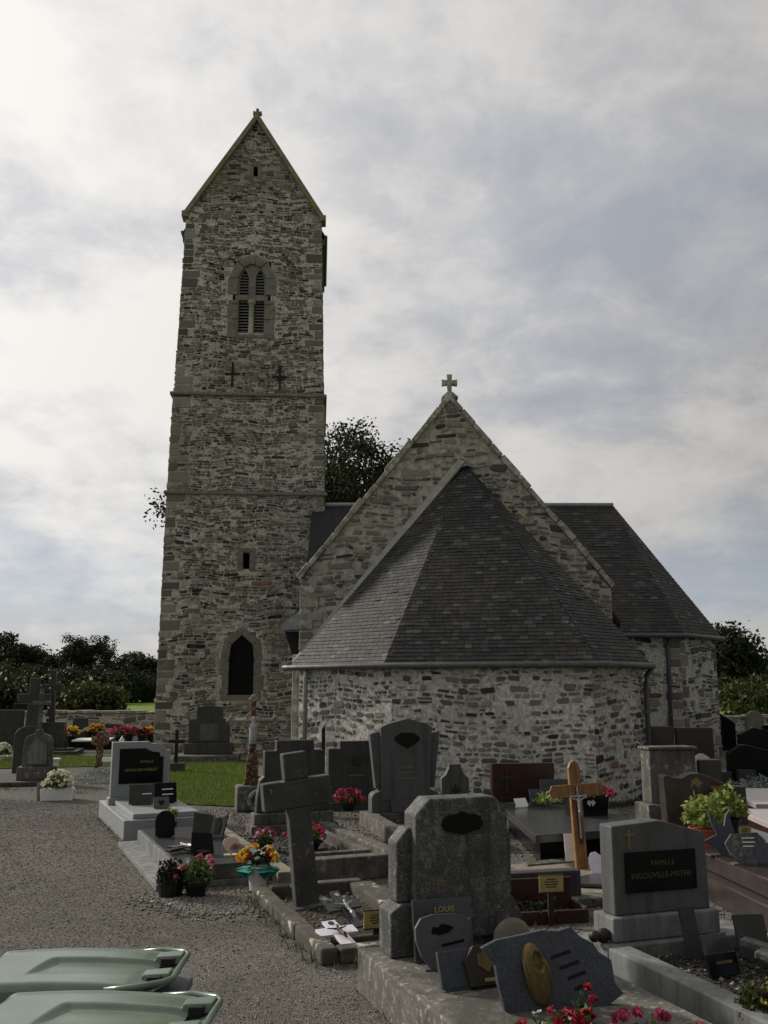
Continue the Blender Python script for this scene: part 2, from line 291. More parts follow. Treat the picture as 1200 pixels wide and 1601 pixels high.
# ------------------------------------------------------------------ mesh helpers
class MB:
    def __init__(s): s.v = []; s.f = []; s.r = []
    def add(s, pts, faces, rnd=None):
        o = len(s.v); s.v += [tuple(p) for p in pts]; s.f += [tuple(o + i for i in f) for f in faces]
        if rnd is not None: s.r += [rnd] * len(faces)
        return s
    def box(s, x0, x1, y0, y1, z0, z1, taper=0.0):
        t = taper
        return s.add([(x0, y0, z0), (x1, y0, z0), (x1, y1, z0), (x0, y1, z0), (x0 + t, y0 + t, z1), (x1 - t, y0 + t, z1), (x1 - t, y1 - t, z1), (x0 + t, y1 - t, z1)],
                     [(0, 3, 2, 1), (4, 5, 6, 7), (0, 1, 5, 4), (1, 2, 6, 5), (2, 3, 7, 6), (3, 0, 4, 7)])
    def prism(s, pts, y0, y1):                         # outline (x, z), counter-clockwise seen from -y
        n = len(pts)
        v = [(x, y0, z) for x, z in pts] + [(x, y1, z) for x, z in pts]
        f = [tuple(range(n)), tuple(range(2 * n - 1, n - 1, -1))] + [(i, i + n, (i + 1) % n + n, (i + 1) % n) for i in range(n)]
        return s.add(v, f)
    def slab(s, pts, z0, z1):                          # outline (x, y), counter-clockwise from above
        n = len(pts)
        v = [(x, y, z0) for x, y in pts] + [(x, y, z1) for x, y in pts]
        f = [tuple(range(n - 1, -1, -1)), tuple(range(n, 2 * n))] + [(i, (i + 1) % n, (i + 1) % n + n, i + n) for i in range(n)]
        return s.add(v, f)
    def tube(s, pts, rad, n=8, cap=True):
        pts = [Vector(p) for p in pts]; rad = rad if isinstance(rad, (list, tuple)) else [rad] * len(pts)
        rings = []
        for i, p in enumerate(pts):
            d = (pts[min(i + 1, len(pts) - 1)] - pts[max(i - 1, 0)]).normalized()
            a = Vector((0, 0, 1)) if abs(d.z) < 0.9 else Vector((1, 0, 0))
            u = d.cross(a).normalized(); w = d.cross(u)
            rings.append([p + (u * math.cos(2 * math.pi * k / n) + w * math.sin(2 * math.pi * k / n)) * rad[i] for k in range(n)])
        v = [q for r_ in rings for q in r_]; f = []
        for i in range(len(pts) - 1):
            for k in range(n): f.append((i * n + k, (i + 1) * n + k, (i + 1) * n + (k + 1) % n, i * n + (k + 1) % n))
        if cap: f += [tuple(range(n)), tuple(range((len(pts) - 1) * n + n - 1, (len(pts) - 1) * n - 1, -1))]
        return s.add(v, f)
    def lathe(s, prof, n=16, c=(0, 0, 0)):
        v = []; f = []
        for r_, z in prof:
            for k in range(n): v.append((c[0] + r_ * math.cos(2 * math.pi * k / n), c[1] + r_ * math.sin(2 * math.pi * k / n), c[2] + z))
        for i in range(len(prof) - 1):
            for k in range(n): f.append((i * n + k, i * n + (k + 1) % n, (i + 1) * n + (k + 1) % n, (i + 1) * n + k))
        f += [tuple(range(n - 1, -1, -1)), tuple(range((len(prof) - 1) * n, len(prof) * n))]
        return s.add(v, f)
    def ball(s, c, r, n=8, m=5, sq=(1, 1, 1)):
        prof = [(math.sin(math.pi * (i + 0.5 * (i == 0) * 0.02) / m) * r, -math.cos(math.pi * i / m) * r) for i in range(m + 1)]
        o = len(s.v); s.lathe([(max(a, 0.02 * r), b) for a, b in prof], n)
        for i in range(o, len(s.v)):
            x, y, z = s.v[i]; s.v[i] = (c[0] + x * sq[0], c[1] + y * sq[1], c[2] + z * sq[2])
        return s
    def build(s, name, mat, parent=None, bevel=0.0, smooth=False, loc=None, rot=None, seg=2):
        me = bpy.data.meshes.new(name); me.from_pydata(s.v, [], s.f); me.materials.append(MATS[mat])
        if s.r:
            a = me.attributes.new('rnd', 'FLOAT', 'FACE'); a.data.foreach_set('value', s.r)
        if smooth: me.polygons.foreach_set('use_smooth', [True] * len(me.polygons))
        me.update()
        return link(name, me, parent, bevel, loc, rot, seg)
def link(name, me, parent=None, bevel=0.0, loc=None, rot=None, seg=2):
    o = bpy.data.objects.new(name, me); COL.objects.link(o)
    if parent is not None: o.parent = parent
    if loc is not None: o.location = loc
    if rot is not None: o.rotation_euler = rot
    if bevel:
        b = o.modifiers.new('bevel', 'BEVEL'); b.width = bevel; b.segments = seg; b.limit_method = 'ANGLE'; b.angle_limit = R(35)
    return o
def tag(o, label=None, cat=None, group=None, kind=None):
    if label: o['label'] = label
    if cat: o['category'] = cat
    if group: o['group'] = group
    if kind: o['kind'] = kind
    return o
def thing(name, label, cat, loc=(0, 0, 0), rotz=0.0, group=None, tilt=(0, 0)):
    o = bpy.data.objects.new(name, None); o.empty_display_size = 0.2; COL.objects.link(o)
    o.location = loc; o.rotation_euler = (R(tilt[0]), R(tilt[1]), R(rotz)); tag(o, label, cat, group)
    return o
def at(T, x, y, z=0.0):                                # local spot of a (level) grave -> world
    a = T.rotation_euler.z; c, s = math.cos(a), math.sin(a)
    return Vector((T.location.x + x * c - y * s, T.location.y + x * s + y * c, T.location.z + z))
def arrmesh(name, verts, k, mat):
    """mesh of separate faces with k corners each from an (n*k, 3) array"""
    n = len(verts) // k; me = bpy.data.meshes.new(name)
    me.vertices.add(n * k); me.vertices.foreach_set('co', np.asarray(verts, np.float32).ravel())
    me.loops.add(n * k); me.loops.foreach_set('vertex_index', np.arange(n * k, dtype=np.int32))
    me.polygons.add(n); me.polygons.foreach_set('loop_start', np.arange(0, n * k, k, dtype=np.int32)); me.polygons.foreach_set('loop_total', np.full(n, k, np.int32))
    me.materials.append(MATS[mat]); me.update(calc_edges=True); return me
def rnd_rot(n, rng=RNG):
    q = rng.normal(size=(n, 4)); q /= np.linalg.norm(q, axis=1)[:, None]
    w, x, y, z = q.T
    return np.stack([np.stack([1 - 2 * (y * y + z * z), 2 * (x * y - z * w), 2 * (x * z + y * w)], 1),
                     np.stack([2 * (x * y + z * w), 1 - 2 * (x * x + z * z), 2 * (y * z - x * w)], 1),
                     np.stack([2 * (x * z - y * w), 2 * (y * z + x * w), 1 - 2 * (x * x + y * y)], 1)], 1)
def leaves(cent, size, aspect=0.55, rng=RNG):
    n = len(cent); q = np.array([(-0.5, 0, 0), (0, -0.5 * aspect, 0.06), (0.5, 0, 0), (0, 0.5 * aspect, 0.06)])
    rot = rnd_rot(n, rng); s = size * rng.uniform(0.6, 1.35, n)
    return (np.einsum('nij,kj->nki', rot, q) * s[:, None, None] + cent[:, None, :]).reshape(-1, 3)
def octas(cent, size, flat=0.6, rng=RNG):
    """pebbles: jittered octahedra as indexed mesh arrays"""
    n = len(cent); q = np.array([(1, 0, 0), (0, 1, 0), (-1, 0, 0), (0, -1, 0), (0, 0, 1), (0, 0, -1)], float)
    v = q[None] * rng.uniform(0.6, 1.2, (n, 6, 1)); a = rng.uniform(0, 6.28, n); c, s = np.cos(a)[:, None], np.sin(a)[:, None]
    x = v[:, :, 0] * 1.25; y = v[:, :, 1]; v = np.stack([x * c - y * s, x * s + y * c, v[:, :, 2] * flat], 2)
    v = v * (size * rng.lognormal(0, 0.35, n))[:, None, None] + cent[:, None, :]
    f = np.array([(0, 1, 4), (1, 2, 4), (2, 3, 4), (3, 0, 4), (1, 0, 5), (2, 1, 5), (3, 2, 5), (0, 3, 5)])
    return v.reshape(-1, 3), (f[None] + (np.arange(n) * 6)[:, None, None]).reshape(-1, 3)
def idxmesh(name, v, f, mat):
    me = bpy.data.meshes.new(name); n = len(f); k = f.shape[1]
    me.vertices.add(len(v)); me.vertices.foreach_set('co', np.asarray(v, np.float32).ravel())
    me.loops.add(n * k); me.loops.foreach_set('vertex_index', f.astype(np.int32).ravel())
    me.polygons.add(n); me.polygons.foreach_set('loop_start', np.arange(0, n * k, k, dtype=np.int32)); me.polygons.foreach_set('loop_total', np.full(n, k, np.int32))
    me.materials.append(MATS[mat]); me.update(calc_edges=True); return me

# lettering: outlines made from the built-in font, once, before the scene grows
TEXT = {}
def make_text(items):
    tmp = []
    for key, body, sp in items:
        cu = bpy.data.curves.new('lettering', 'FONT'); cu.body = body; cu.align_x = 'CENTER'; cu.align_y = 'CENTER'; cu.size = 1.0; cu.extrude = 0.02; cu.resolution_u = 3; cu.space_character = sp
        o = bpy.data.objects.new('lettering', cu); COL.objects.link(o); tmp.append((key, o))
    dg = bpy.context.evaluated_depsgraph_get(); dg.update()
    for key, o in tmp: TEXT[key] = bpy.data.meshes.new_from_object(o.evaluated_get(dg))
    for key, o in tmp: bpy.data.objects.remove(o)
make_text([('louis', 'LOUIS', 1.05), ('t', 'T', 1), ('marie', 'MARIE', 1.02), ('en', 'EN', 1.02), ('inst', 'INSTCUIT', 1.02), ('de', 'DE', 1), ('year', '1974', 1), ('fam', 'FAMILLE', 1.1), ('math', 'INGOUVILLE-MATHE', 1.0), ('nob', 'LEVALLOIS-NOBLET', 1.0), ('jules', 'JULES', 1.0)])
def text(key, parent, size, loc, mat, tilt=0.0):
    me = TEXT[key].copy(); me.materials.clear(); me.materials.append(MATS[mat])
    o = bpy.data.objects.new('lettering', me); COL.objects.link(o); o.parent = parent
    o.scale = (size, size, size); o.location = loc; o.rotation_euler = (R(90) + tilt, 0, 0); return o

# ------------------------------------------------------------------ walls of rubble, roofs of slate
class Panel:
    """four corners of a flat wall; pt(u, v, w): metres along, up and out of it"""
    def __init__(s, bl, br, tl, tr):
        s.c = [Vector(p) for p in (bl, br, tl, tr)]
        s.W = (s.c[1] - s.c[0]).length; s.H = (s.c[2] - s.c[0]).length
        s.n = (s.c[1] - s.c[0]).cross(s.c[2] - s.c[0]).normalized()
    def pt(s, u, v, w=0.0):
        a, b = u / s.W, v / s.H
        return s.c[0] * ((1 - a) * (1 - b)) + s.c[1] * (a * (1 - b)) + s.c[2] * ((1 - a) * b) + s.c[3] * (a * b) + s.n * w
def in_poly(pts, u, v):
    r = False; n = len(pts)
    for i in range(n):
        (x0, y0), (x1, y1) = pts[i], pts[i - 1]
        if (y0 > v) != (y1 > v) and u < (x1 - x0) * (v - y0) / (y1 - y0) + x0: r = not r
    return r
def clip(poly, cl):
    """poly clipped to a convex counter-clockwise polygon"""
    for i in range(len(cl)):
        a, b = cl[i], cl[(i + 1) % len(cl)]; out = []
        sd = lambda p: (b[0] - a[0]) * (p[1] - a[1]) - (b[1] - a[1]) * (p[0] - a[0])
        for j in range(len(poly)):
            p, q = poly[j - 1], poly[j]; sp_, sq = sd(p), sd(q)
            if (sp_ >= 0) != (sq >= 0):
                t = sp_ / (sp_ - sq); out.append((p[0] + (q[0] - p[0]) * t, p[1] + (q[1] - p[1]) * t))
            if sq >= 0: out.append(q)
        poly = out
        if len(poly) < 3: return []
    return poly
def area(p): return 0.5 * abs(sum(p[i - 1][0] * p[i][1] - p[i][0] * p[i - 1][1] for i in range(len(p))))
def rubble(W, H, rng, row=(0.09, 0.2), asp=(1.2, 3.4), joint=0.025, skip=0.0, rough=0.018, quoin=(0, 0), wave=0.05):
    """outlines of stones laid in uneven courses; quoin = width of corner stones at the left and right end"""
    out = []
    q = []
    for side in (0, 1):
        if not quoin[side]: continue
        v = 0.0
        while v < H - 0.1:
            h = min(rng.uniform(0.2, 0.42), H - v); w = quoin[side] * rng.choice((0.6, 1.0)) * rng.uniform(0.85, 1.15)
            u0, u1 = (0.0, w) if side == 0 else (W - w, W)
            j = 0.012
            if rng.random() < 0.5: v += h; continue
            q.append((u0, u1, v, v + h))
            out.append(([(u0 + j * side + (side) * rng.uniform(-.03, .03), v + j), (u1 - j * (1 - side) + (1 - side) * rng.uniform(-.03, .03), v + j + rng.uniform(0, .02)), (u1 - j * (1 - side) + (1 - side) * rng.uniform(-.03, .03), v + h - j), (u0 + j * side + side * rng.uniform(-.03, .03), v + h - j - rng.uniform(0, .02))], 0.25 + 0.7 * rng.random(), 0.02))
            v += h
    v = 0.0; ph = [rng.uniform(0, 6.28) for _ in range(4)]
    wv = lambda u, v: wave * (math.sin(u * 1.9 + ph[0] + v * 0.7) + 0.6 * math.sin(u * 4.3 + ph[1] - v * 1.3))
    while v < H:
        h = rng.uniform(*row); u = -rng.random() * 0.2
        if rng.random() < 0.18: h *= 1.5
        while u < W:
            w = h * rng.uniform(*asp) * (1.0 if rng.random() < 0.8 else 1.5)
            parts = [(v, v + h)]
            if h > 0.13 and rng.random() < 0.4:
                k = rng.uniform(0.4, 0.6); parts = [(v, v + h * k), (v + h * k, v + h)]
            for (a, b) in parts:
                if rng.random() < skip: continue
                j = joint * rng.uniform(0.5, 1.5) * 0.5; jj = lambda: rng.uniform(-rough, rough)
                x0, x1, y0, y1 = u + j, u + w - j, a + j, b - j
                if y1 - y0 < 0.03 or x1 - x0 < 0.04: continue
                cm = min(x1 - x0, 1.3 * (y1 - y0)); C4 = [cm * rng.uniform(0.06, 0.40) for _ in range(4)]; D4 = [(y1 - y0) * rng.uniform(0.08, 0.46) for _ in range(4)]
                pts = [(x0 + C4[0], y0), (x1 - C4[1], y0), (x1, y0 + D4[1]), (x1, y1 - D4[2]), (x1 - C4[2], y1), (x0 + C4[3], y1), (x0, y1 - D4[3]), (x0, y0 + D4[0])]
                pts = [(p + jj(), t + jj() * 0.6 + wv(p, t)) for p, t in pts]
                pts = [(min(max(p, 0.0), W), min(max(t, 0.0), H)) for p, t in pts]
                mu = sum(p[0] for p in pts) / 8; mv = sum(p[1] for p in pts) / 8
                if any(a0 < p[0] < a1 and b0 < p[1] < b1 for (a0, a1, b0, b1) in q for p in pts + [(mu, mv)]): continue
                if area(pts) < 0.0012: continue
                out.append((pts, rng.random() ** 0.9, rng.uniform(0.006, 0.045)))
            u += w
        v += h
    return out
def stone_mb(mb, pan, pts, rnd, pr):
    n = len(pts); cu = sum(p[0] for p in pts) / n; cv = sum(p[1] for p in pts) / n
    k = 0.80
    outer = [pan.pt(u, v, -0.01) for u, v in pts]; mid = [pan.pt(u + (cu - u) * 0.05, v + (cv - v) * 0.05, pr * 0.7) for u, v in pts]
    inner = [pan.pt(cu + (u - cu) * k, cv + (v - cv) * k, pr) for u, v in pts]
    f = [(i, (i + 1) % n, (i + 1) % n + n, i + n) for i in range(n)] + [(i + n, (i + 1) % n + n, (i + 1) % n + 2 * n, i + 2 * n) for i in range(n)] + [tuple(range(2 * n, 3 * n))]
    mb.add(outer + mid + inner, f, rnd)
def lay_stones(panels, parent, mat, singles, name='stone', stuffname='small_stones'):
    """panels: (panel, stones). The largest become parts of their own, the rest one mesh"""
    allst = [(area(p), pan, p, r_, w) for pan, st in panels for p, r_, w in st]
    allst.sort(key=lambda t: -t[0])
    for a, pan, p, r_, w in allst[:singles]:
        mb = MB(); stone_mb(mb, pan, p, r_, w); mb.build(name, mat, parent)
    mb = MB()
    for a, pan, p, r_, w in allst[singles:]: stone_mb(mb, pan, p, r_, w)
    if mb.v: tag(mb.build(stuffname, mat, parent), kind='stuff')
def wall_faces(mb, pan, holes=(), reveal=0.35, w=0.0):
    """front of a wall with rectangular openings (u0, u1, v0, v1) and their reveals"""
    us = sorted({0.0, pan.W, *[h[0] for h in holes], *[h[1] for h in holes]}); vs = sorted({0.0, pan.H, *[h[2] for h in holes], *[h[3] for h in holes]})
    for i in range(len(us) - 1):
        for j in range(len(vs) - 1):
            u, v = (us[i] + us[i + 1]) / 2, (vs[j] + vs[j + 1]) / 2
            if any(h[0] < u < h[1] and h[2] < v < h[3] for h in holes): continue
            mb.add([pan.pt(us[i], vs[j], w), pan.pt(us[i + 1], vs[j], w), pan.pt(us[i + 1], vs[j + 1], w), pan.pt(us[i], vs[j + 1], w)], [(0, 1, 2, 3)])
    for a, b, c, d in holes:
        q = [(a, c), (b, c), (b, d), (a, d)]
        for k in range(4):
            p0, p1 = q[k], q[(k + 1) % 4]
            mb.add([pan.pt(*p0, w), pan.pt(*p1, w), pan.pt(*p1, w - reveal), pan.pt(*p0, w - reveal)], [(3, 2, 1, 0)])
def slates(tri, rng, sw=0.17, ex=0.095):
    """slates on a flat roof facet: tri = (corner points, first edge is the eave); returns a mesh-maker list"""
    a, b = Vector(tri[0]), Vector(tri[1]); c = Vector(tri[-1])
    ux = (b - a).normalized(); n = (b - a).cross(c - a).normalized(); uy = n.cross(ux)
    pl = [((Vector(p) - a).dot(ux), (Vector(p) - a).dot(uy)) for p in tri]
    top = max(p[1] for p in pl); lo = min(p[0] for p in pl); hi = max(p[0] for p in pl)
    out = []; r_ = 0; v = -0.03
    while v < top:
        u = lo - sw * (0.5 if r_ % 2 else 0.0) - rng.random() * 0.03
        while u < hi:
            w = sw * rng.uniform(0.85, 1.12); g = 0.004; dv = rng.uniform(-0.006, 0.006)
            q = [(u + g, v + dv), (u + w - g, v + dv + rng.uniform(-0.004, 0.004)), (u + w - g, v + ex + 0.01), (u + g, v + ex + 0.01)]
            q = clip(q, [(p[0], p[1] if i > 1 else p[1] - 0.03) for i, p in enumerate(pl)])
            if len(q) >= 3 and area(q) > 0.0025:
                lift = 0.008 + rng.random() * 0.006 + (0.012 if rng.random() < 0.03 else 0)
                hgt = lambda t: 0.004 + (lift) * (1 - (t - v) / ex)
                up = [a + ux * p[0] + uy * p[1] + n * max(hgt(p[1]), 0.004) for p in q]
                dn = [a + ux * p[0] + uy * p[1] + n * (max(hgt(p[1]), 0.004) - 0.006) for p in q]
                out.append((area(q), up, dn, rng.random()))
            u += w
        v += ex; r_ += 1
    return out
def lay_slates(lst, parent, singles, mat='slate'):
    lst.sort(key=lambda t: (-round(t[0], 4), t[1][0].y))
    def one(mb, up, dn, r_):
        n = len(up); mb.add(up + dn, [tuple(range(n))] + [(i, i + n, (i + 1) % n + n, (i + 1) % n) for i in range(n)], r_)
    for a, up, dn, r_ in lst[:singles]:
        mb = MB(); one(mb, up, dn, r_); mb.build('slate', mat, parent)
    mb = MB()
    for a, up, dn, r_ in lst[singles:]: one(mb, up, dn, r_)
    if mb.v: tag(mb.build('slates', mat, parent), kind='stuff')

# ------------------------------------------------------------------ ground
def sheet(name, pts, z, mat, kind='structure', label=None):
    mb = MB(); mb.add([(p[0], p[1], z) for p in pts], [tuple(range(len(pts)))]); o = mb.build(name, mat); tag(o, label, kind=kind); return o
sheet('ground', [(-1500, -60), (1500, -60), (1500, 3000), (-1500, 3000)], -0.02, 'field_grass')
sheet('gravel_path', [(-24, -4), (26, -4), (26, 43.2), (-24, 43.2)], 0.0, 'gravel')
def gpoly(pts): return [tuple(G(*p)[:2]) for p in pts]
LAWN = gpoly([(232, 1256), (366, 1262), (384, 1240), (392, 1214), (404, 1190), (250, 1190)])
LAWN2 = gpoly([(-60, 1204), (60, 1201), (190, 1198), (190, 1184), (60, 1183), (-60, 1188)])
sheet('lawn', LAWN, 0.02, 'lawn_ground'); sheet('lawn', LAWN2, 0.02, 'lawn_ground')
def inside_pts(poly, n, rng=RNG):
    a = np.array(poly); lo, hi = a.min(0), a.max(0); out = []
    while len(out) < n:
        p = rng.uniform(lo, hi, (n * 2, 2)); out += [q for q in p if in_poly(poly, q[0], q[1])]
    return np.array(out[:n])
def blades(name, poly, n, h, z=0.02):
    p = inside_pts(poly, n) + RNG.normal(0, 0.10, (n, 2)) * (RNG.random((n, 1)) < 0.35); a = RNG.uniform(0, 6.28, n); hh = h * RNG.uniform(0.5, 1.3, n); w = 0.006
    d = np.stack([np.cos(a), np.sin(a)], 1); lean = RNG.normal(0, 0.4, (n, 2)) * hh[:, None]
    v = np.zeros((n, 3, 3)); v[:, 0, :2] = p - d * w; v[:, 1, :2] = p + d * w; v[:, 2, :2] = p + lean; v[:, :2, 2] = z; v[:, 2, 2] = z + hh
    return link(name, arrmesh(name, v.reshape(-1, 3), 3, 'grass_blade'))
tag(blades('grass', LAWN, 30000, 0.07), 'short green grass beside the foot of the church tower', 'grass', kind='stuff')
tag(blades('grass', LAWN2, 14000, 0.07), 'strip of short green grass at the left edge of the churchyard', 'grass', kind='stuff')
def pebbles(name, n, poly, size, z, mat, label, flat=0.6, fade=0.0):
    p = inside_pts(poly, n) + RNG.normal(0, 0.16, (n, 2)) * (RNG.random((n, 1)) < 0.5)
    c = np.concatenate([p, np.full((n, 1), z)], 1) + RNG.normal(0, 0.002, (n, 3)) * [0, 0, 1]
    sz = np.full(n, size)
    if fade: sz = size * (0.7 + fade * np.sqrt(p[:, 1] ** 2 + p[:, 0] ** 2) / 20)
    v, f = octas(c, sz, flat); o = link(name, idxmesh(name, v, f, mat)); tag(o, label, 'gravel', kind='stuff'); return o
pebbles('gravel', 110000, [(-6.5, 4.6), (0.4, 4.6), (0.2, 8.0), (-1.2, 10.5), (-2.4, 10.6), (-3.9, 14.2), (-5.4, 18.4), (-14, 22), (-14, 14)], 0.0055, 0.003, 'pebble', 'loose grey brown gravel of the churchyard path', fade=0.9)
pebbles('gravel', 9000, gpoly([(235, 1405), (300, 1432), (380, 1430), (398, 1400), (428, 1384), (455, 1378), (352, 1268), (328, 1268), (425, 1370), (405, 1388)]), 0.016, 0.006, 'pebble', 'coarse pale gravel between the black ledger and the flower grave')
pebbles('gravel', 15000, [(0.8, 5.0), (7, 5.2), (8, 19), (2, 17), (-0.8, 17.5), (-1.5, 15), (0, 11), (0.5, 9)], 0.016, 0.004, 'pebble', 'dirty gravel and earth between the crowded graves', fade=0.5)

# ------------------------------------------------------------------ the church
church = thing('church', 'small rubble stone village church with tall saddleback tower and slate roofed apse', 'church', (0, 0, 0))
rs = random.Random(5)

# --- tower: own frame, front face at y = 0
TW, TD = 5.75, 5.4
ST = [(0.0, 9.03, 5.75, 5.62, 0.0, 0.07), (9.03, 12.73, 5.62, 5.50, 0.07, 0.10), (12.73, 20.02, 5.44, 5.12, 0.13, 0.26)]   # z0 z1 width0 width1 setback0 setback1
def tower_panels():
    fr, lf, rt, bk = [], [], [], []
    for z0, z1, w0, w1, s0, s1 in ST:
        a0, a1 = w0 / 2, w1 / 2; b0, b1 = TD - s0, TD - s1
        fr.append(Panel((-a0, s0, z0), (a0, s0, z0), (-a1, s1, z1), (a1, s1, z1)))
        lf.append(Panel((-a0, b0, z0), (-a0, s0, z0), (-a1, b1, z1), (-a1, s1, z1)))
        rt.append(Panel((a0, s0, z0), (a0, b0, z0), (a1, s1, z1), (a1, b1, z1)))
        bk.append(Panel((a0, b0, z0), (-a0, b0, z0), (a1, b1, z1), (-a1, b1, z1)))
    return fr, lf, rt, bk
fr, lf, rt, bk = tower_panels()
H0 = [(2.40, 3.36, 1.92, 4.10), (2.83, 3.07, 6.32, 6.92)]            # lancet, slit
H2 = [(1.98, 3.44, 2.45, 5.36)]                                      # belfry opening
tm = MB()
for i, p in enumerate(fr): wall_faces(tm, p, (H0, [], H2)[i])
for grp in (lf, rt, bk):
    for p in grp: wall_faces(tm, p)
# the front gable of the saddleback roof and its twin at the back
GA = 24.22
gp = Panel((-2.56, 0.26, 20.02), (2.56, 0.26, 20.02), (-2.56, 0.40, GA), (2.56, 0.40, GA))
gt = [(0, 0), (gp.W, 0), (gp.W / 2 + 0.02, gp.H - 0.1)]
SL = (2.48, 2.64, 1.62, 2.05)
tri_pts = lambda poly, w: [gp.pt(u, v, w) for u, v in poly]
tm.add([gp.pt(0, 0), gp.pt(gp.W, 0), gp.pt(SL[1], SL[2]), gp.pt(SL[0], SL[2]), gp.pt(SL[1], SL[3]), gp.pt(SL[0], SL[3]), gp.pt(*gt[2])],
       [(0, 1, 2, 3), (1, 6, 4, 2), (6, 0, 3, 5), (6, 5, 4)])
tm.add([gp.pt(0, 0, -4.6), gp.pt(gp.W, 0, -4.6), gp.pt(*gt[2], -4.6)], [(0, 2, 1)])
tower = tm.build('tower', 'tower_mortar', church, loc=(-4.95, 32.55, 0), rot=(0, 0, R(4)))
def arch_poly(u0, u1, v0, vs, va, n=6):                               # pointed opening
    c = (u0 + u1) / 2; pts = [(u0, v0), (u1, v0)]
    for i in range(n + 1):
        t = i / n; pts.append((u1 - (u1 - c) * (1 - math.cos(t * 1.52)) / (1 - math.cos(1.52)), vs + (va - vs) * math.sin(t * 1.52) / math.sin(1.52)))
    for i in range(n - 1, -1, -1):
        t = i / n; pts.append((u0 + (c - u0) * (1 - math.cos(t * 1.52)) / (1 - math.cos(1.52)), vs + (va - vs) * math.sin(t * 1.52) / math.sin(1.52)))
    return pts
ARCH0 = [(2.14, 1.74), (3.62, 1.74), (3.66, 3.2), (3.5, 3.86), (2.88, 4.34), (2.25, 3.86), (2.10, 3.2)]
ARCH2 = [(1.82, 2.30), (3.60, 2.30), (3.66, 4.67), (3.44, 5.27), (2.71, 5.64), (1.98, 5.27), (1.76, 4.67)]
ANCH = []
pst = []
for i, p in enumerate(fr):
    ex = [ARCH0, [(2.66, 6.2), (3.24, 6.2), (3.24, 7.05), (2.66, 7.05)]] if i == 0 else ([ARCH2] if i == 2 else [])
    st = rubble(p.W, p.H - 0.02, rs, (0.05, 0.12), (1.1, 3.2), 0.030, skip=0.16, rough=0.016, quoin=(0.62, 0.62))
    pst.append((p, [s for s in st if not any(in_poly(e, u, v) for e in ex for u, v in s[0] + [(sum(q[0] for q in s[0]) / len(s[0]), sum(q[1] for q in s[0]) / len(s[0]))])]))
st = rubble(gp.W, gp.H, rs, (0.05, 0.12), (1.1, 3.2), 0.03, skip=0.18)
gst = []
for s in st:
    mu, mv = sum(p[0] for p in s[0]) / len(s[0]), sum(p[1] for p in s[0]) / len(s[0])
    if abs(mu - 2.56) < 0.26 and 1.45 < mv < 2.2: continue
    q = clip(s[0], [(0.1, 0), (gp.W - 0.1, 0), (gt[2][0], gt[2][1] - 0.1)])
    if len(q) >= 3 and area(q) > 0.003: gst.append((q, s[1], s[2]))
pst.append((gp, gst))
for grp in (lf, rt):
    for p in grp: pst.append((p, [s for s in rubble(p.W, p.H - 0.02, rs, (0.12, 0.26), (1.3, 3.4), 0.03, skip=0.1, quoin=(0.5, 0.5))]))
front = pst[:4]; side = pst[4:]
lay_stones(front, tower, 'tower_stone', 300)
mb = MB()
for pan, stl in side:
    for p, r_, w in stl: stone_mb(mb, pan, p, r_, w)
tag(mb.build('side_stones', 'tower_stone', tower), kind='stuff')
for z, w, s in ((9.03, 5.62, 0.07), (12.73, 5.5, 0.10)):               # string courses
    mb = MB(); a = w / 2 + 0.10; y0, y1 = s - 0.11, TD - s + 0.11
    mb.add([(-a, y0, z - 0.03), (a, y0, z - 0.03), (a, y1, z - 0.03), (-a, y1, z - 0.03), (-a, y0, z + 0.06), (a, y0, z + 0.06), (a, y1, z + 0.06), (-a, y1, z + 0.06),
            (-a + 0.12, y0 + 0.14, z + 0.13), (a - 0.12, y0 + 0.14, z + 0.13), (a - 0.12, y1 - 0.14, z + 0.13), (-a + 0.12, y1 - 0.14, z + 0.13)],
           [(3, 2, 1, 0), (0, 1, 5, 4), (1, 2, 6, 5), (2, 3, 7, 6), (3, 0, 4, 7), (4, 5, 9, 8), (5, 6, 10, 9), (6, 7, 11, 10), (7, 4, 8, 11), (8, 9, 10, 11)])
    mb.build('string_course', 'dressed_stone', tower)
def on_panel(pan, polys, w0, w1, name, mat, parent, bevel=0.0):
    """a slab with outline poly (u, v) standing on a wall, from depth w0 to w1"""
    mb = MB(); n = len(polys)
    v = [pan.pt(u, t, w1) for u, t in polys] + [pan.pt(u, t, w0) for u, t in polys]
    mb.add(v, [tuple(range(n)), tuple(range(2 * n - 1, n - 1, -1))] + [(i, i + n, (i + 1) % n + n, (i + 1) % n) for i in range(n)])
    return mb.build(name, mat, parent, bevel)
# lancet in the lowest stage
P0 = fr[0]
class Wide:
    def __init__(s, p): s.p = p
    def pt(s, u, v, w=0.0): return s.p.pt(2.71 + (u - 2.71) * 1.04, v + 0.36, w)
P2 = Wide(fr[2])
op = arch_poly(2.45, 3.31, 1.97, 3.30, 3.98, 8)
top = [p for p in op if p[1] >= 3.29]
on_panel(P0, [(2.36, 3.0), (2.45, 3.0)] + top[::-1][:0] + [], 0, 0, 'x', 'dressed_stone', tower) if False else None
ring = [(3.40, 3.30)] + [(3.40, 4.12), (2.36, 4.12), (2.36, 3.30)] + top[::-1]
on_panel(P0, ring, -0.30, -0.05, 'arch_head', 'dressed_stone', tower)
for a, b, c, d in ((2.14, 2.45, 1.97, 2.15), (2.22, 2.45, 2.17, 2.62), (2.12, 2.45, 2.64, 3.1), (3.31, 3.58, 1.97, 2.1), (3.31, 3.66, 2.12, 2.6), (3.31, 3.56, 2.62, 3.1)):
    on_panel(P0, [(a, c), (b, c), (b, d), (a, d)], -0.28, 0.02, 'jamb_stone', 'dressed_stone', tower, 0.012)
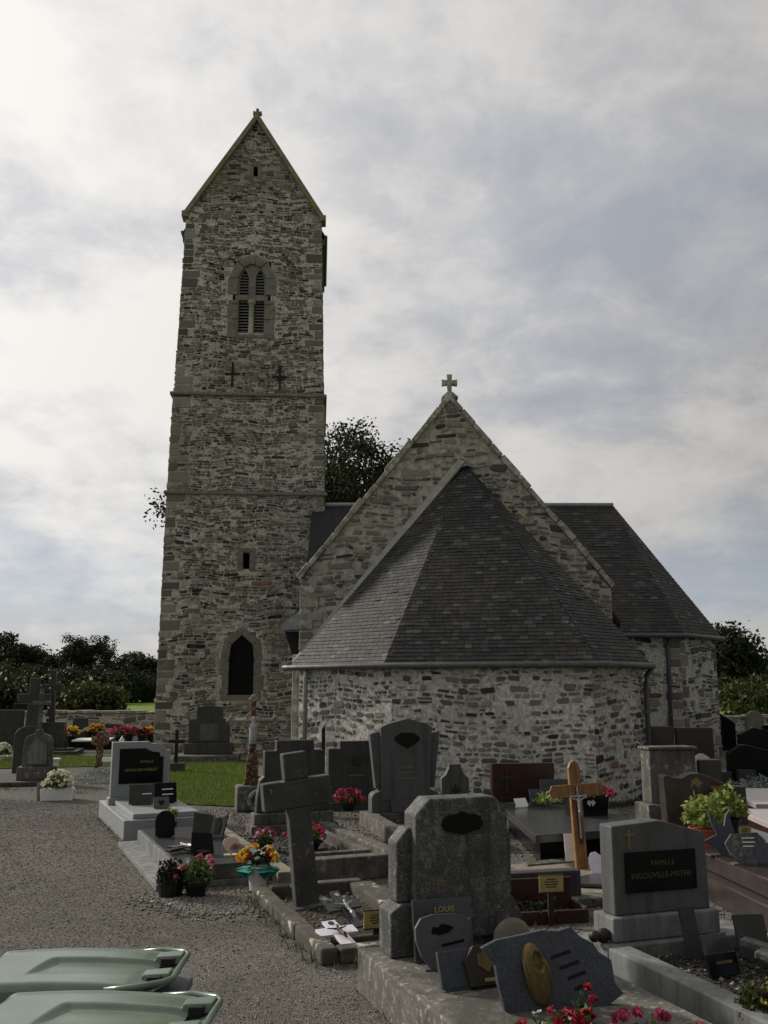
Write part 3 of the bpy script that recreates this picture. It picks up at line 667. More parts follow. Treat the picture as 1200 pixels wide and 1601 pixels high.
for pl in ([(2.14, 3.12), (2.44, 3.12), (2.50, 3.66), (2.26, 3.82)], [(2.27, 3.84), (2.52, 3.68), (2.87, 4.00), (2.87, 4.30)], [(2.89, 4.30), (2.89, 4.00), (3.25, 3.68), (3.50, 3.84)], [(3.51, 3.82), (3.26, 3.66), (3.32, 3.12), (3.62, 3.12)]):
    on_panel(P0, pl, -0.2, 0.025, 'arch_stone', 'dressed_stone', tower, 0.012)
on_panel(P0, [(2.2, 1.78), (3.56, 1.78), (3.56, 1.95), (2.2, 1.95)], -0.3, 0.05, 'window_sill', 'dressed_stone', tower, 0.012)
win = on_panel(P0, op, -0.25, -0.23, 'window', 'dark_glass', tower)
for k in (2,): on_panel(P0, [(2.45 + k * 0.215 - 0.008, 2.0), (2.45 + k * 0.215 + 0.008, 2.0), (2.45 + k * 0.215 + 0.008, 3.6), (2.45 + k * 0.215 - 0.008, 3.6)], -0.229, -0.215, 'glazing_bar', 'dark_iron', win)
for k in (2, 4): on_panel(P0, [(2.46, 1.62 + k * 0.3), (3.30, 1.62 + k * 0.3), (3.30, 1.635 + k * 0.3), (2.46, 1.635 + k * 0.3)], -0.2295, -0.217, 'glazing_bar', 'dark_iron', win)
# slits
for pan, (a, b, c, d), sides in ((P0, H0[1], 0.2), (gp, SL, 0.14)):
    on_panel(pan, [(a - sides, c - 0.05), (a, c - 0.05), (a, d + 0.02), (a - sides, d + 0.02)], -0.2, 0.03, 'jamb_stone', 'dressed_stone', tower, 0.01)
    on_panel(pan, [(b, c - 0.05), (b + sides, c - 0.05), (b + sides, d + 0.02), (b, d + 0.02)], -0.2, 0.03, 'jamb_stone', 'dressed_stone', tower, 0.01)
    on_panel(pan, [(a - sides, d + 0.03), (b + sides, d + 0.03), (b + sides, d + 0.15), (a - sides, d + 0.15)], -0.2, 0.035, 'lintel', 'dressed_stone', tower, 0.01)
    on_panel(pan, [(a, c), (b, c), (b, d), (a, d)], -0.42, -0.40, 'slit_window', 'black_void', tower)  # near-black sheet paints the darkness inside the slit
# belfry opening: two louvred lights over two louvred lights, a column between
bl = [(1.86, 2.24, 2.02, 2.62), (1.82, 2.24, 2.64, 3.22), (1.86, 2.24, 3.24, 3.40), (1.82, 2.20, 3.62, 4.28)]
for a, b, c, d in bl:
    on_panel(P2, [(a, c), (b, c), (b, d), (a, d)], -0.3, 0.025, 'jamb_stone', 'dressed_stone', tower, 0.02)
    on_panel(P2, [(5.42 - b, c), (5.42 - a, c), (5.42 - a, d), (5.42 - b, d)], -0.3, 0.025, 'jamb_stone', 'dressed_stone', tower, 0.02)
for pl in ([(1.83, 4.30), (2.18, 4.30), (2.38, 4.72), (2.12, 4.98)], [(2.14, 5.0), (2.40, 4.74), (2.6, 4.86), (2.55, 5.22)], [(2.57, 5.24), (2.62, 4.87), (2.80, 4.87), (2.85, 5.24)]):
    on_panel(P2, pl, -0.2, 0.03, 'arch_stone', 'dressed_stone', tower, 0.015)
    if pl[0][0] < 2.5: on_panel(P2, [(5.42 - u, v) for u, v in pl][::-1], -0.2, 0.03, 'arch_stone', 'dressed_stone', tower, 0.015)
tymp = [(2.12, 3.6), (2.26, 3.6), (2.26, 4.34), (2.33, 4.56), (2.42, 4.68), (2.51, 4.56), (2.58, 4.34), (2.58, 3.6), (2.84, 3.6), (2.84, 4.34), (2.91, 4.56), (3.0, 4.68), (3.09, 4.56), (3.16, 4.34), (3.16, 3.6), (3.30, 3.6), (3.26, 4.3), (3.05, 4.75), (2.8, 4.9), (2.6, 4.9), (2.36, 4.75), (2.16, 4.3)]
on_panel(P2, tymp, -0.26, -0.08, 'tracery', 'dressed_stone', tower)
on_panel(P2, [(2.10, 3.40), (3.32, 3.40), (3.32, 3.60), (2.10, 3.60)], -0.28, 0.0, 'transom', 'dressed_stone', tower, 0.015)
on_panel(P2, [(1.84, 1.90), (3.56, 1.90), (3.56, 2.02), (1.84, 2.02)], -0.3, 0.04, 'window_sill', 'dressed_stone', tower, 0.012)
mb = MB(); mb.tube([P2.pt(2.71, 2.02, -0.1), P2.pt(2.71, 2.1, -0.1), P2.pt(2.71, 2.12, -0.1), P2.pt(2.71, 3.28, -0.1), P2.pt(2.71, 3.30, -0.1), P2.pt(2.71, 3.40, -0.1)], [0.15, 0.15, 0.105, 0.10, 0.15, 0.16], 12)
mb.build('column', 'pale_column', tower, smooth=True)
for u0, u1 in ((2.26, 2.58), (2.84, 3.16)):
    for v in [2.06 + 0.118 * k for k in range(12)] + [3.66 + 0.118 * k for k in range(8)]:
        mb = MB(); mb.add([P2.pt(u0 - 0.03, v, -0.16), P2.pt(u1 + 0.03, v, -0.16), P2.pt(u1 + 0.03, v + 0.022, -0.16), P2.pt(u0 - 0.03, v + 0.022, -0.16),
                           P2.pt(u0 - 0.03, v + 0.10, -0.29), P2.pt(u1 + 0.03, v + 0.10, -0.29), P2.pt(u1 + 0.03, v + 0.12, -0.29), P2.pt(u0 - 0.03, v + 0.12, -0.29)],
                          [(0, 1, 2, 3), (3, 2, 6, 7), (1, 0, 4, 5), (5, 4, 7, 6)])
        mb.build('louvre', 'louvre_wood', tower)
on_panel(P2, [(2.02, 2.2), (3.38, 2.2), (3.38, 5.0), (2.02, 5.0)], -0.75, -0.72, 'belfry_darkness', 'black_void', tower)  # black sheet painting the dark of the hollow belfry behind the louvres
# iron tie anchors
for u in (2.09, 3.84):
    y = 0.78 if u < 3 else 0.70
    on_panel(fr[2], [(u - 0.035, y - 0.45), (u + 0.035, y - 0.45), (u + 0.035, y + 0.01), (u + 0.28, y + 0.01), (u + 0.28, y + 0.08), (u + 0.035, y + 0.08), (u + 0.035, y + 0.5), (u - 0.035, y + 0.5), (u - 0.035, y + 0.08), (u - 0.28, y + 0.08), (u - 0.28, y + 0.01), (u - 0.035, y + 0.01)], 0.01, 0.06, 'tie_anchor', 'dark_iron', tower)
# coping of the tower gables, kneelers, cross, roof
sl = Vector((2.62, 0, GA - 19.72))
for y0 in (0.16, TD - 0.56):
    for sg in (-1, 1):
        mb = MB(); mb.prism([(sg * 2.70, 19.96), (sg * 2.50, 19.96), (0.0, GA - 0.22), (0.0, GA + 0.03), (sg * 0.04, GA + 0.03)][::-sg], y0, y0 + 0.5); mb.build('coping', 'tower_coping', tower)
        mb = MB(); a = sorted((sg * 2.50, sg * 2.74)); mb.box(a[0], a[1], y0 - 0.02, y0 + 0.52, 19.80, 20.04); mb.build('kneeler', 'tower_coping', tower, 0.02)
mb = MB(); mb.prism([(-0.06, GA - 0.02), (0.06, GA - 0.02), (0.05, GA + 0.13), (0.17, GA + 0.11), (0.17, GA + 0.25), (0.05, GA + 0.23), (0.06, GA + 0.36), (-0.06, GA + 0.36), (-0.05, GA + 0.23), (-0.17, GA + 0.25), (-0.17, GA + 0.11), (-0.05, GA + 0.13)], 0.34, 0.48)
mb.build('stone_cross', 'tower_coping', tower)
for sg in (-1, 1):
    mb = MB(); mb.prism([(0, GA - 0.35), (sg * 2.74, 19.40), (sg * 2.74, 19.28), (0, GA - 0.50)][::-sg], 0.62, TD - 0.5); mb.build('roof_slope', 'slate_far', tower)
    mb = MB(); mb.tube([(sg * 2.75, 0.55, 19.35), (sg * 2.75, TD - 0.4, 19.35)], 0.06, 8); mb.build('gutter', 'zinc_dark', tower)
    mb = MB(); mb.box(min(sg * 2.52, sg * 2.72), max(sg * 2.52, sg * 2.72), 0.56, TD - 0.45, 19.0, 19.25); mb.build('eaves_board', 'zinc_dark', tower)

# --- chancel gable (behind the apse)
GY = 21.6
gL, gR, gK, gKR, gX, gZ = -1.95, 5.30, 4.66, 4.46, 1.60, 9.10
mb = MB(); mb.prism([(gL, 0), (gR, 0), (gR, gKR), (gX, gZ), (gL, gK)], GY, GY + 0.7)
gable = mb.build('gable_wall', 'gable_mortar', church)
gpan = Panel((gL, GY, 0), (gR, GY, 0), (gL, GY, 9), (gR, GY, 9))
gpoly_ = [(0, 1.8), (gR - gL, 1.8), (gR - gL, gKR), (gX - gL, gZ - 0.05), (0, gK)]
gs = []
for s in rubble(gpan.W, 9, rs, (0.06, 0.17), (0.9, 2.6), 0.04, skip=0.25, rough=0.028):
    q = clip(s[0], gpoly_)
    if len(q) < 3 or area(q) < 0.004: continue
    mu, mv = sum(p[0] for p in q) / len(q) + gL, sum(p[1] for p in q) / len(q)
    t = (mv - 2.6) / (7.3 - 2.6)
    if t < 1 and -1.95 + 3.9 * max(t, 0) + 0.25 < mu < 5.6 - 3.7 * max(t, 0) - 0.5: continue       # behind the apse roof
    gs.append((q, s[1], s[2]))
lay_stones([(gpan, gs)], gable, 'gable_stone', 240)
def coping_run(x0, z0, x1, z1, n, parent, y0, y1, seed):
    r_ = random.Random(seed); dx, dz = x1 - x0, z1 - z0; l = math.hypot(dx, dz); ux, uz = dx / l, dz / l; nx, nz = -uz, ux
    if nz < 0: nx, nz = -nx, -nz
    t = 0.0
    for k in range(n):
        t1 = l * (k + 1) / n + (r_.uniform(-0.1, 0.1) if k < n - 1 else 0); a, b = t + 0.008, t1 - 0.008; h = r_.uniform(0.05, 0.11); o = r_.uniform(-0.03, 0.02)
        q = [(x0 + ux * s_ + nx * d, z0 + uz * s_ + nz * d) for s_, d in ((a, -0.06), (b, -0.06), (b, h), (a, h * r_.uniform(0.8, 1)))]
        if dx < 0: q = q[::-1]
        if (q[1][0] - q[0][0]) * (q[2][1] - q[1][1]) - (q[1][1] - q[0][1]) * (q[2][0] - q[1][0]) < 0: q = q[::-1]
        m_ = MB(); m_.prism(q, y0 + o, y1); m_.build('coping_stone', 'coping_stone', parent, 0.025); t = t1
coping_run(gL - 0.05, gK + 0.05, gX, gZ + 0.03, 12, gable, GY - 0.08, GY + 0.72, 3)
coping_run(gX, gZ + 0.03, gR + 0.05, gKR + 0.05, 12, gable, GY - 0.08, GY + 0.72, 4)
mb = MB(); mb.prism([(gX - 0.2, gZ + 0.02), (gX + 0.2, gZ + 0.02), (gX + 0.06, gZ + 0.15), (gX - 0.06, gZ + 0.15)], GY - 0.05, GY + 0.35); mb.build('cross_base', 'coping_stone', gable)
mb = MB(); c0 = gZ + 0.10
mb.prism([(gX - 0.05, c0), (gX + 0.05, c0), (gX + 0.055, c0 + 0.27), (gX + 0.19, c0 + 0.25), (gX + 0.19, c0 + 0.40), (gX + 0.055, c0 + 0.38), (gX + 0.07, c0 + 0.53), (gX - 0.07, c0 + 0.53), (gX - 0.055, c0 + 0.38), (gX - 0.19, c0 + 0.40), (gX - 0.19, c0 + 0.25), (gX - 0.055, c0 + 0.27)], GY + 0.05, GY + 0.2)
mb.build('stone_cross', 'coping_stone', gable, 0.015)
# quoins at the left corner, nave walls and roof behind
for k in range(9):
    m_ = MB(); w = 0.30 if k % 2 else 0.42; m_.box(gL - 0.012, gL + w, GY - 0.03, GY + 0.5 - w, 0.02 + k * 0.5, 0.5 + k * 0.5); m_.build('quoin', 'coping_stone', gable, 0.02)
m_ = MB(); m_.box(gL - 0.16, gL + 0.02, GY + 0.03, GY + 0.5, 0, 2.95); m_.build('corner_buttress', 'coping_stone', gable, 0.03)
mb = MB(); mb.prism([(gL + 0.1, 0), (gR - 0.1, 0), (gR - 0.1, 3.6), (gL + 0.1, 3.6)], GY + 0.7, 36); mb.build('nave_wall', 'gable_mortar', church)
for pts in ([(gX, gZ - 0.10), (gL - 0.30, 3.75), (gL - 0.30, 3.60), (gX, gZ - 0.28)], [(gX, gZ - 0.28), (gR + 0.30, 3.60), (gR + 0.30, 3.75), (gX, gZ - 0.10)]):
    mb = MB(); mb.prism(pts, GY + 0.45, 36); mb.build('nave_roof', 'slate_far', church)
mb = MB(); mb.prism([(gL - 0.46, 3.62), (gL - 0.36, 3.52), (gL - 0.02, 3.52), (gL - 0.02, 3.95), (gL - 0.14, 3.86)], GY + 0.02, 30.0); mb.build('gutter', 'zinc', church)
mb = MB(); mb.prism([(gL - 0.40, 3.50), (gL - 0.30, 3.2), (gL - 0.02, 2.3), (gL - 0.01, 3.50)], GY + 0.5, GY + 0.62); mb.build('eaves_bracket', 'dark_iron', church)

# --- apse
EZ = 2.66
AA, AB, AC, AD, AE = (-1.88, 21.55), (0.15, 18.9), (3.96, 17.9), (5.24, 19.2), (5.34, 21.59)
AA = (-1.86, 20.75)
pts = [AA, AB, AC, AD, AE]
mb = MB()
apans = []
for i in range(4):
    (x0, y0), (x1, y1) = pts[i], pts[i + 1]
    apans.append(Panel((x0, y0, 0), (x1, y1, 0), (x0, y0, EZ), (x1, y1, EZ))); wall_faces(mb, apans[-1])
mb.add([(-1.86, 21.6, 0), (*AA, 0), (*AA, EZ), (-1.86, 21.6, EZ)], [(0, 1, 2, 3)])
mb.add([(x, y, EZ) for x, y in pts] + [(-1.86, 21.6, EZ)], [(0, 1, 2, 3, 4, 5)])
apse = mb.build('apse_wall', 'wall_mortar', church)
ast = []
for i, p in enumerate(apans):
    ast.append((p, rubble(p.W, p.H - 0.03, rs, (0.045, 0.14), (0.8, 2.2), 0.042, skip=0.26, rough=0.022, quoin=(0, 0), wave=0.03)))
ast = [(p, [(q, r_, w * 0.75) for q, r_, w in st]) for p, st in ast]
lay_stones(ast, apse, 'wall_stone', 300)
APX = Vector((1.93, 21.55, 7.45))
def out(i, d=0.2):
    c = Vector((1.8, 20.6)); p = Vector(pts[i]); v = (p - c).normalized(); q = p + v * d; return Vector((q.x, q.y, EZ + 0.02))
E_ = [Vector((-2.0, 21.58, EZ + 0.02)), out(0), out(1), out(2), out(3), Vector((5.52, 21.59, EZ + 0.02))]
# facets abut the gable: the first runs from the gable corner
facets = [[E_[0], E_[1], APX], [E_[1], E_[2], APX], [E_[2], E_[3], APX], [E_[3], E_[4], APX], [E_[4], E_[5], APX]]
mb = MB(); b = [tuple(e) for e in E_] + [tuple(APX)]
mb.add(b, [(i, i + 1, 6) for i in range(5)] + [(5, 4, 3, 2, 1, 0)]); aroof = mb.build('apse_roof', 'slate_far', church)
sl_ = []
for f_ in facets[:5]: sl_ += slates(f_, rs)
lay_slates(sl_, aroof, 300)
def strip(a, b, n, w, name, mat, parent, h=0.03):
    a, b, n = Vector(a), Vector(b), Vector(n).normalized(); d = (b - a).normalized(); s_ = d.cross(n).normalized() * w
    m_ = MB(); m_.add([a - s_, a + s_, b + s_, b - s_, a - s_ + n * h, a + s_ + n * h, b + s_ + n * h, b - s_ + n * h], [(0, 1, 2, 3), (7, 6, 5, 4), (0, 4, 5, 1), (1, 5, 6, 2), (2, 6, 7, 3), (3, 7, 4, 0)]); return m_.build(name, mat, parent)
strip(E_[0] + Vector((-0.03, -0.05, 0.03)), APX + Vector((-0.06, -0.05, 0.05)), (-0.55, -0.75, 0.5), 0.12, 'flashing', 'lead', aroof, 0.05)
mb = MB(); mb.add([APX + Vector((-0.16, -0.1, -0.12)), APX + Vector((0.02, -0.26, -0.10)), APX + Vector((0.22, -0.1, -0.12)), APX + Vector((0.0, 0.02, 0.12))], [(0, 1, 3), (1, 2, 3), (2, 0, 3)])
mb.build('roof_cap', 'zinc', aroof)
gl = [e + (Vector((e.x - 1.8, e.y - 20.6, 0)).normalized()) * 0.05 - Vector((0, 0, 0.05)) for e in E_[1:5]]
mb = MB(); mb.tube([gl[0] + Vector((-0.12, 0.1, 0))] + gl + [E_[5] + Vector((0.02, 0, -0.05))], 0.062, 10); mb.build('gutter', 'zinc_dark', church, smooth=True)
def downpipe(pts_, r_, mat):
    m_ = MB(); m_.tube(pts_, r_, 10); o = m_.build('downpipe', mat, church, smooth=True)
    for k in (0.25, 0.6, 0.9):
        p, q = Vector(pts_[-2]), Vector(pts_[-1]); c = p + (q - p) * k; m_ = MB(); m_.tube([c - Vector((0, 0, 0.03)), c + Vector((0, 0, 0.03))], r_ * 1.25, 10); m_.build('bracket', mat, o)
pA = Vector((AA[0] + 0.16, AA[1] - 0.32, 0))
downpipe([pA + Vector((0.0, 0.0, 2.62)), pA + Vector((0.0, 0.0, 2.42)), pA + Vector((0, 0, 2.3)), pA], 0.05, 'zinc')
pD = Vector((AD[0] + 0.07, AD[1] - 0.07, 0))
downpipe([gl[3] + Vector((-0.02, 0, -0.05)), pD + Vector((0.01, 0.0, 2.42)), pD + Vector((0, 0, 2.3)), pD], 0.055, 'zinc_dark')

# --- transept with canted end
TY, TE, TR = 29.3, 3.83, 8.68
C1, C2, C3, C4 = (9.27, 29.3), (11.0, 31.1), (11.0, 34.9), (9.27, 36.7)
tp = [(2.0, 29.3), C1, C2, C3, C4]
mb = MB(); tpan = []
for i in range(4):
    (x0, y0), (x1, y1) = tp[i], tp[i + 1]; q = Panel((x0, y0, 0), (x1, y1, 0), (x0, y0, TE), (x1, y1, TE)); tpan.append(q); wall_faces(mb, q)
trans = mb.build('transept_wall', 'wall_mortar', church)
ts = []
for i in (0, 1, 2):
    st = rubble(tpan[i].W, TE - 0.03, rs, (0.10, 0.22), (1.0, 2.6), 0.05, skip=0.2, rough=0.025, quoin=((0, 0.5, 0.4)[i], (0.5, 0.4, 0.4)[i]))
    if i == 0: st = [s for s in st if s[0][0][0] > 3.0]
    ts.append((tpan[i], st))
lay_stones(ts, trans, 'wall_stone', 120)
rr = Vector((8.3, 33, TR)); rl = Vector((-2.6, 33, TR)); ov = 0.22
e0, e1, e2, e3, e4 = Vector((-2.6, TY - ov, TE)), Vector((C1[0] + 0.08, TY - ov, TE)), Vector((C2[0] + ov, C2[1] - 0.08, TE)), Vector((C3[0] + ov, C3[1] + 0.08, TE)), Vector((C4[0] + 0.08, C4[1] + ov, TE))
e5 = Vector((-2.6, C4[1] + ov, TE))
mb = MB(); mb.add([e0, e1, e2, e3, e4, e5, rl, rr], [(0, 1, 7, 6), (1, 2, 7), (2, 3, 7), (3, 4, 7), (4, 5, 6, 7), (5, 4, 3, 2, 1, 0), (0, 6, 5)])
troof = mb.build('transept_roof', 'slate_far', church)
sl_ = slates([Vector((4.0, TY - ov, TE)), e1, rr, Vector((4.0, 33, TR))], rs, 0.24, 0.14) + slates([e1, e2, rr], rs, 0.24, 0.14) + slates([e2, e3, rr], rs, 0.24, 0.14)
lay_slates(sl_, troof, 160)
mb = MB(); mb.tube([rl + Vector((0, 0, 0.02)), rr + Vector((0, 0, 0.02))], 0.09, 8); mb.build('ridge_roll', 'zinc', troof)
mb = MB(); mb.tube([e0 + Vector((0, -0.05, -0.04)), e1 + Vector((0.02, -0.05, -0.04)), e2 + Vector((0.05, -0.02, -0.04)), e3 + Vector((0.05, 0, -0.04))], 0.07, 8); mb.build('gutter', 'zinc_dark', church, smooth=True)
downpipe([e1 + Vector((-0.38, 0.0, -0.05)), (8.86, TY - 0.09, 3.5), (8.86, TY - 0.09, 3.4), (8.80, TY - 0.09, 0)], 0.065, 'zinc_dark')

# ------------------------------------------------------------------ churchyard walls
def yard_wall(label, p0, p1, h, seed):
    a, b = Vector((*p0, 0)), Vector((*p1, 0)); L_ = (b - a).length; ang = math.atan2(b.y - a.y, b.x - a.x)
    t = thing('boundary_wall', label, 'wall', a, math.degrees(ang))
    m_ = MB(); m_.box(0, L_, 0.0, 0.45, 0, h); core = m_.build('wall_core', 'wall_mortar', t)
    pan = Panel((0, 0, 0), (L_, 0, 0), (0, 0, h), (L_, 0, h)); r_ = random.Random(seed)
    lay_stones([(pan, rubble(L_, h, r_, (0.12, 0.26), (1.0, 2.6), 0.05, skip=0.15, rough=0.03))], core, 'wall_stone', 90)
    x = 0.0
    while x < L_:
        w = r_.uniform(0.3, 0.7); m_ = MB(); m_.box(x, min(x + w, L_) - 0.015, -0.06, 0.5, h, h + r_.uniform(0.07, 0.15)); m_.build('cap_stone', 'coping_stone', t, 0.03); x += w
yard_wall('low rubble boundary wall behind the far graves on the left', (-23.0, 40.2), (-7.6, 40.4), 1.12, 21)
yard_wall('low rubble boundary wall behind the black headstones on the right', (11.2, 40.0), (22.0, 39.6), 0.95, 22)

# ------------------------------------------------------------------ trees
def tree(name, label, base, h, rx, rz, cz, n_clump, per, leaf, mat, seed, spread=0.5, limbs=14, trunk=0.3, ry=None, group='trees beyond the churchyard', cat='tree', extra=None):
    rng = np.random.default_rng(seed); t = thing(name, label, cat, base, 0, group); ry = ry or rx
    extra = np.array(extra or np.zeros((0, 3)), float).reshape(-1, 3); d = rng.normal(size=(n_clump, 3)); d /= np.linalg.norm(d, axis=1)[:, None]
    rad = rng.uniform(0.25, 1.0, n_clump) ** 0.6 * (0.82 + 0.18 * np.sin(d[:, 0] * 5 + seed) + 0.12 * np.sin(d[:, 2] * 7 + seed * 2))
    c = d * rad[:, None] * [rx, ry, rz] + [0, 0, cz]; c = np.concatenate([c[c[:, 2] > 0.25 * leaf], extra])
    pts_ = (c[:, None, :] + np.clip(rng.normal(0, 1, (len(c), per, 3)), -1.7, 1.7) * spread * np.array([1, 1, 0.75]) * rng.uniform(0.6, 1.3, (len(c), 1, 1))).reshape(-1, 3)
    pts_ = pts_[pts_[:, 2] > 0.05]
    link('crown', arrmesh('crown', leaves(pts_, leaf, 0.6, rng), 4, mat), t)
    m_ = MB()
    if trunk:
        m_.tube([(0, 0, -0.1), (0.05, 0, cz * 0.4), (0, 0.1, cz)], [trunk, trunk * 0.75, trunk * 0.4], 8)
        for k in range(min(limbs, len(c))):
            e = c[k]; s0 = Vector((0, 0, cz * rng.uniform(0.35, 0.9))); mid = s0.lerp(Vector(e), 0.5) + Vector((0, 0, 0.05 * h)); m_.tube([s0, mid, Vector(e)], [trunk * 0.35, trunk * 0.2, trunk * 0.06], 5, False)
        m_.build('trunk', 'bark', t)
    return t
def wx(px, Y): return (px - 600) / F * Y * CP
def wz(py, Y): return CAMH + (1075 - py) / F * Y * 0.985
tree('tree', 'tall broad dark tree standing behind the church tower', (-3.6, 47.5, 0), 17, 6.0, 5.3, 11.2, 250, 170, 0.22, 'leaf_dark', 31, 0.55, 90, 0.6, group=None, extra=[(-7.8, 0, 11.5), (-7.5, 0.2, 11.1)])
TL = [(8, 140, 985, 7.5, 'leaf_dark', 'dark bushy tree at the far left end of the tree line'), (52, 146, 1008, 6, 'leaf_dark', 'second dark tree from the left end of the tree line'),
      (130, 142, 990, 4.2, 'leaf_dark', 'loose round tree sticking up above the left tree line'), (92, 148, 1017, 6, 'leaf_dark', 'dark tree just left of the one sticking up above the line'),
      (180, 148, 1024, 5.0, 'leaf_mid', 'tree just right of the one sticking up above the line'), (206, 150, 1021, 3.4, 'leaf_dark', 'rounded dark tree nearest the tower in the left tree line'), (238, 150, 1022, 4.4, 'leaf_dark', 'dark tree half hidden behind the left edge of the tower')]
for i, (px, y, py, rx, mt, lb) in enumerate(TL):
    h = wz(py, y) - 0.5; rz = h * 0.42
    if i == 2: rz = 2.4
    tree('tree', lb, (wx(px, y), y, 0), h, rx, rz, h - rz, 130 if i != 2 else 75, 90, 0.5 if i != 2 else 0.36, mt, 40 + i, 0.75 if i != 2 else 0.5, 12 if i != 2 else 50, 0.3)
tree('tree', 'thin nearly bare tree beside the loose round tree', (wx(165, 140), 140, 0), 10.5, 1.5, 2.8, 7.0, 34, 16, 0.34, 'leaf_dark', 55, 0.4, 34, 0.22)
HL = [(15, 118, 1035, 7.0, 'leaf_mid', 'big scrubby bush at the left end of the hedge'), (80, 124, 1042, 6.5, 'leaf_mid', 'big scrubby bush left of the loose round tree'), (140, 126, 1040, 6.0, 'leaf_mid', 'dark scrubby bush below the loose round tree'), (205, 142, 1045, 6.0, 'leaf_dark', 'scrubby bush partly behind the tower edge'),
      (146, 76, 1076, 2.4, 'leaf_bush', 'rounded olive bush in front of the hedge'), (38, 80, 1058, 5.0, 'leaf_mid', 'wide olive bush left of the rounded one'), (-30, 74, 1050, 4.0, 'leaf_mid', 'olive bush at the left edge of the hedge')]
for i, (px, y, py, rx, mt, lb) in enumerate(HL):
    h = wz(py, y); tree('bush', lb, (wx(px, y), y, 0), h, rx, h * 0.5, h * 0.46, 120, 90, 0.42, mt, 60 + i, 0.65, 6, 0.15, group='bushes beyond the wall', cat='bush')
TR_ = [(24.5, 66, 6.8, 2.6, 3.0, 'leaf_dark', 'dark tree just right of the canted transept end'), (27.5, 72, 5.4, 4.0, 2.6, 'leaf_dark', 'low dark tree second from the church on the right'), (35, 95, 6.6, 5.0, 3.2, 'leaf_mid', 'dark tree farther off at the right edge')]
for i, (x, y, h, rx, rz, mt, lb) in enumerate(TR_): tree('tree', lb, (x, y, 0), h, rx, rz, h - rz, 80, 80, 0.35, mt, 70 + i, 0.55, 12, 0.2)
HR = [(22.0, 54, 2.2, 3.0, 'leaf_bush', 'olive bush behind the right boundary wall'), (27.5, 56, 2.4, 3.2, 'leaf_bush', 'olive bush at the right edge behind the wall'), (26.0, 62, 3.2, 4.0, 'leaf_mid', 'darker scrub behind the olive bushes on the right')]
for i, (x, y, h, rx, mt, lb) in enumerate(HR): tree('bush', lb, (x, y, 0), h, rx, h * 0.55, h * 0.47, 80, 80, 0.3, mt, 80 + i, 0.45, 6, 0.12, group='bushes beyond the wall', cat='bush')

# ------------------------------------------------------------------ small builders for the graves
def arc(cx, cz, rx, rz, a0, a1, n=8): return [(cx + rx * math.cos(R(a0 + (a1 - a0) * k / n)), cz + rz * math.sin(R(a0 + (a1 - a0) * k / n))) for k in range(n + 1)]
def rect(x0, x1, z0, z1): return [(x0, z0), (x1, z0), (x1, z1), (x0, z1)]
def mbox(name, mat, T, x0, x1, y0, y1, z0, z1, bevel=0.008, taper=0.0):
    m_ = MB(); m_.box(x0, x1, y0, y1, z0, z1, taper); return m_.build(name, mat, T, bevel)
def mprism(name, mat, T, pts_, y0, y1, bevel=0.006, smooth=False):
    m_ = MB(); m_.prism(pts_, y0, y1); return m_.build(name, mat, T, bevel, smooth)
def frame(T, x0, x1, y0, y1, w, z, mat, z0=0.0, names=('kerb',), jitter=0.0):
    """kerbstones round a grave"""
    for q in ((x0, x1, y0, y0 + w), (x0, x0 + w, y0 + w + 0.004, y1 - w - 0.004), (x1 - w, x1, y0 + w + 0.004, y1 - w - 0.004), (x0, x1, y1 - w, y1)):
        mbox('kerb', mat, T, *q, z0, z + (random.uniform(-jitter, jitter)), 0.012)
def bed(T, x0, x1, y0, y1, z, mat, n=0, size=0.014, pmat='pebble_dark', name='gravel_bed'):
    m_ = MB(); m_.add([(x0, y0, z), (x1, y0, z), (x1, y1, z), (x0, y1, z)], [(0, 1, 2, 3)]); o = m_.build('soil', mat, T)
    if n:
        c = np.stack([RNG.uniform(x0, x1, n), RNG.uniform(y0, y1, n), np.full(n, z + 0.004)], 1)
        v, f = octas(c, np.full(n, size), 0.7); s_ = link(name, idxmesh(name, v, f, pmat), T); tag(s_, kind='stuff')
def plaque(label, pos, rotz, outline, mat, thick=0.03, tilt=15, foot=True, group=None, name='memorial_plaque'):
    t = thing(name, label, 'plaque', pos, rotz, group)
    o = mprism('slab', mat, t, outline, -thick / 2, thick / 2, 0.003); o.rotation_euler = (R(-tilt), 0, 0); o.location = (0, 0, 0.012)
    if foot:
        xs = [p[0] for p in outline]; mbox('foot', mat, t, min(xs) * 0.75, max(xs) * 0.75, -0.02, 0.09, 0, 0.014, 0.003)
    return t, o
BL = {}
def blossom_mesh(kind, mat, rad, n=16, petal=0.6):
    key = (kind, mat, rad)
    if key in BL: return BL[key]
    rng = np.random.default_rng(len(BL) + 3); d = rng.normal(size=(n, 3)); d[:, 2] = np.abs(d[:, 2]) * 0.8 + 0.1; d /= np.linalg.norm(d, axis=1)[:, None]
    BL[key] = arrmesh('blossom', leaves(d * rad * rng.uniform(0.3, 0.9, (n, 1)), rad * petal * 2, 0.8, rng), 4, mat); return BL[key]
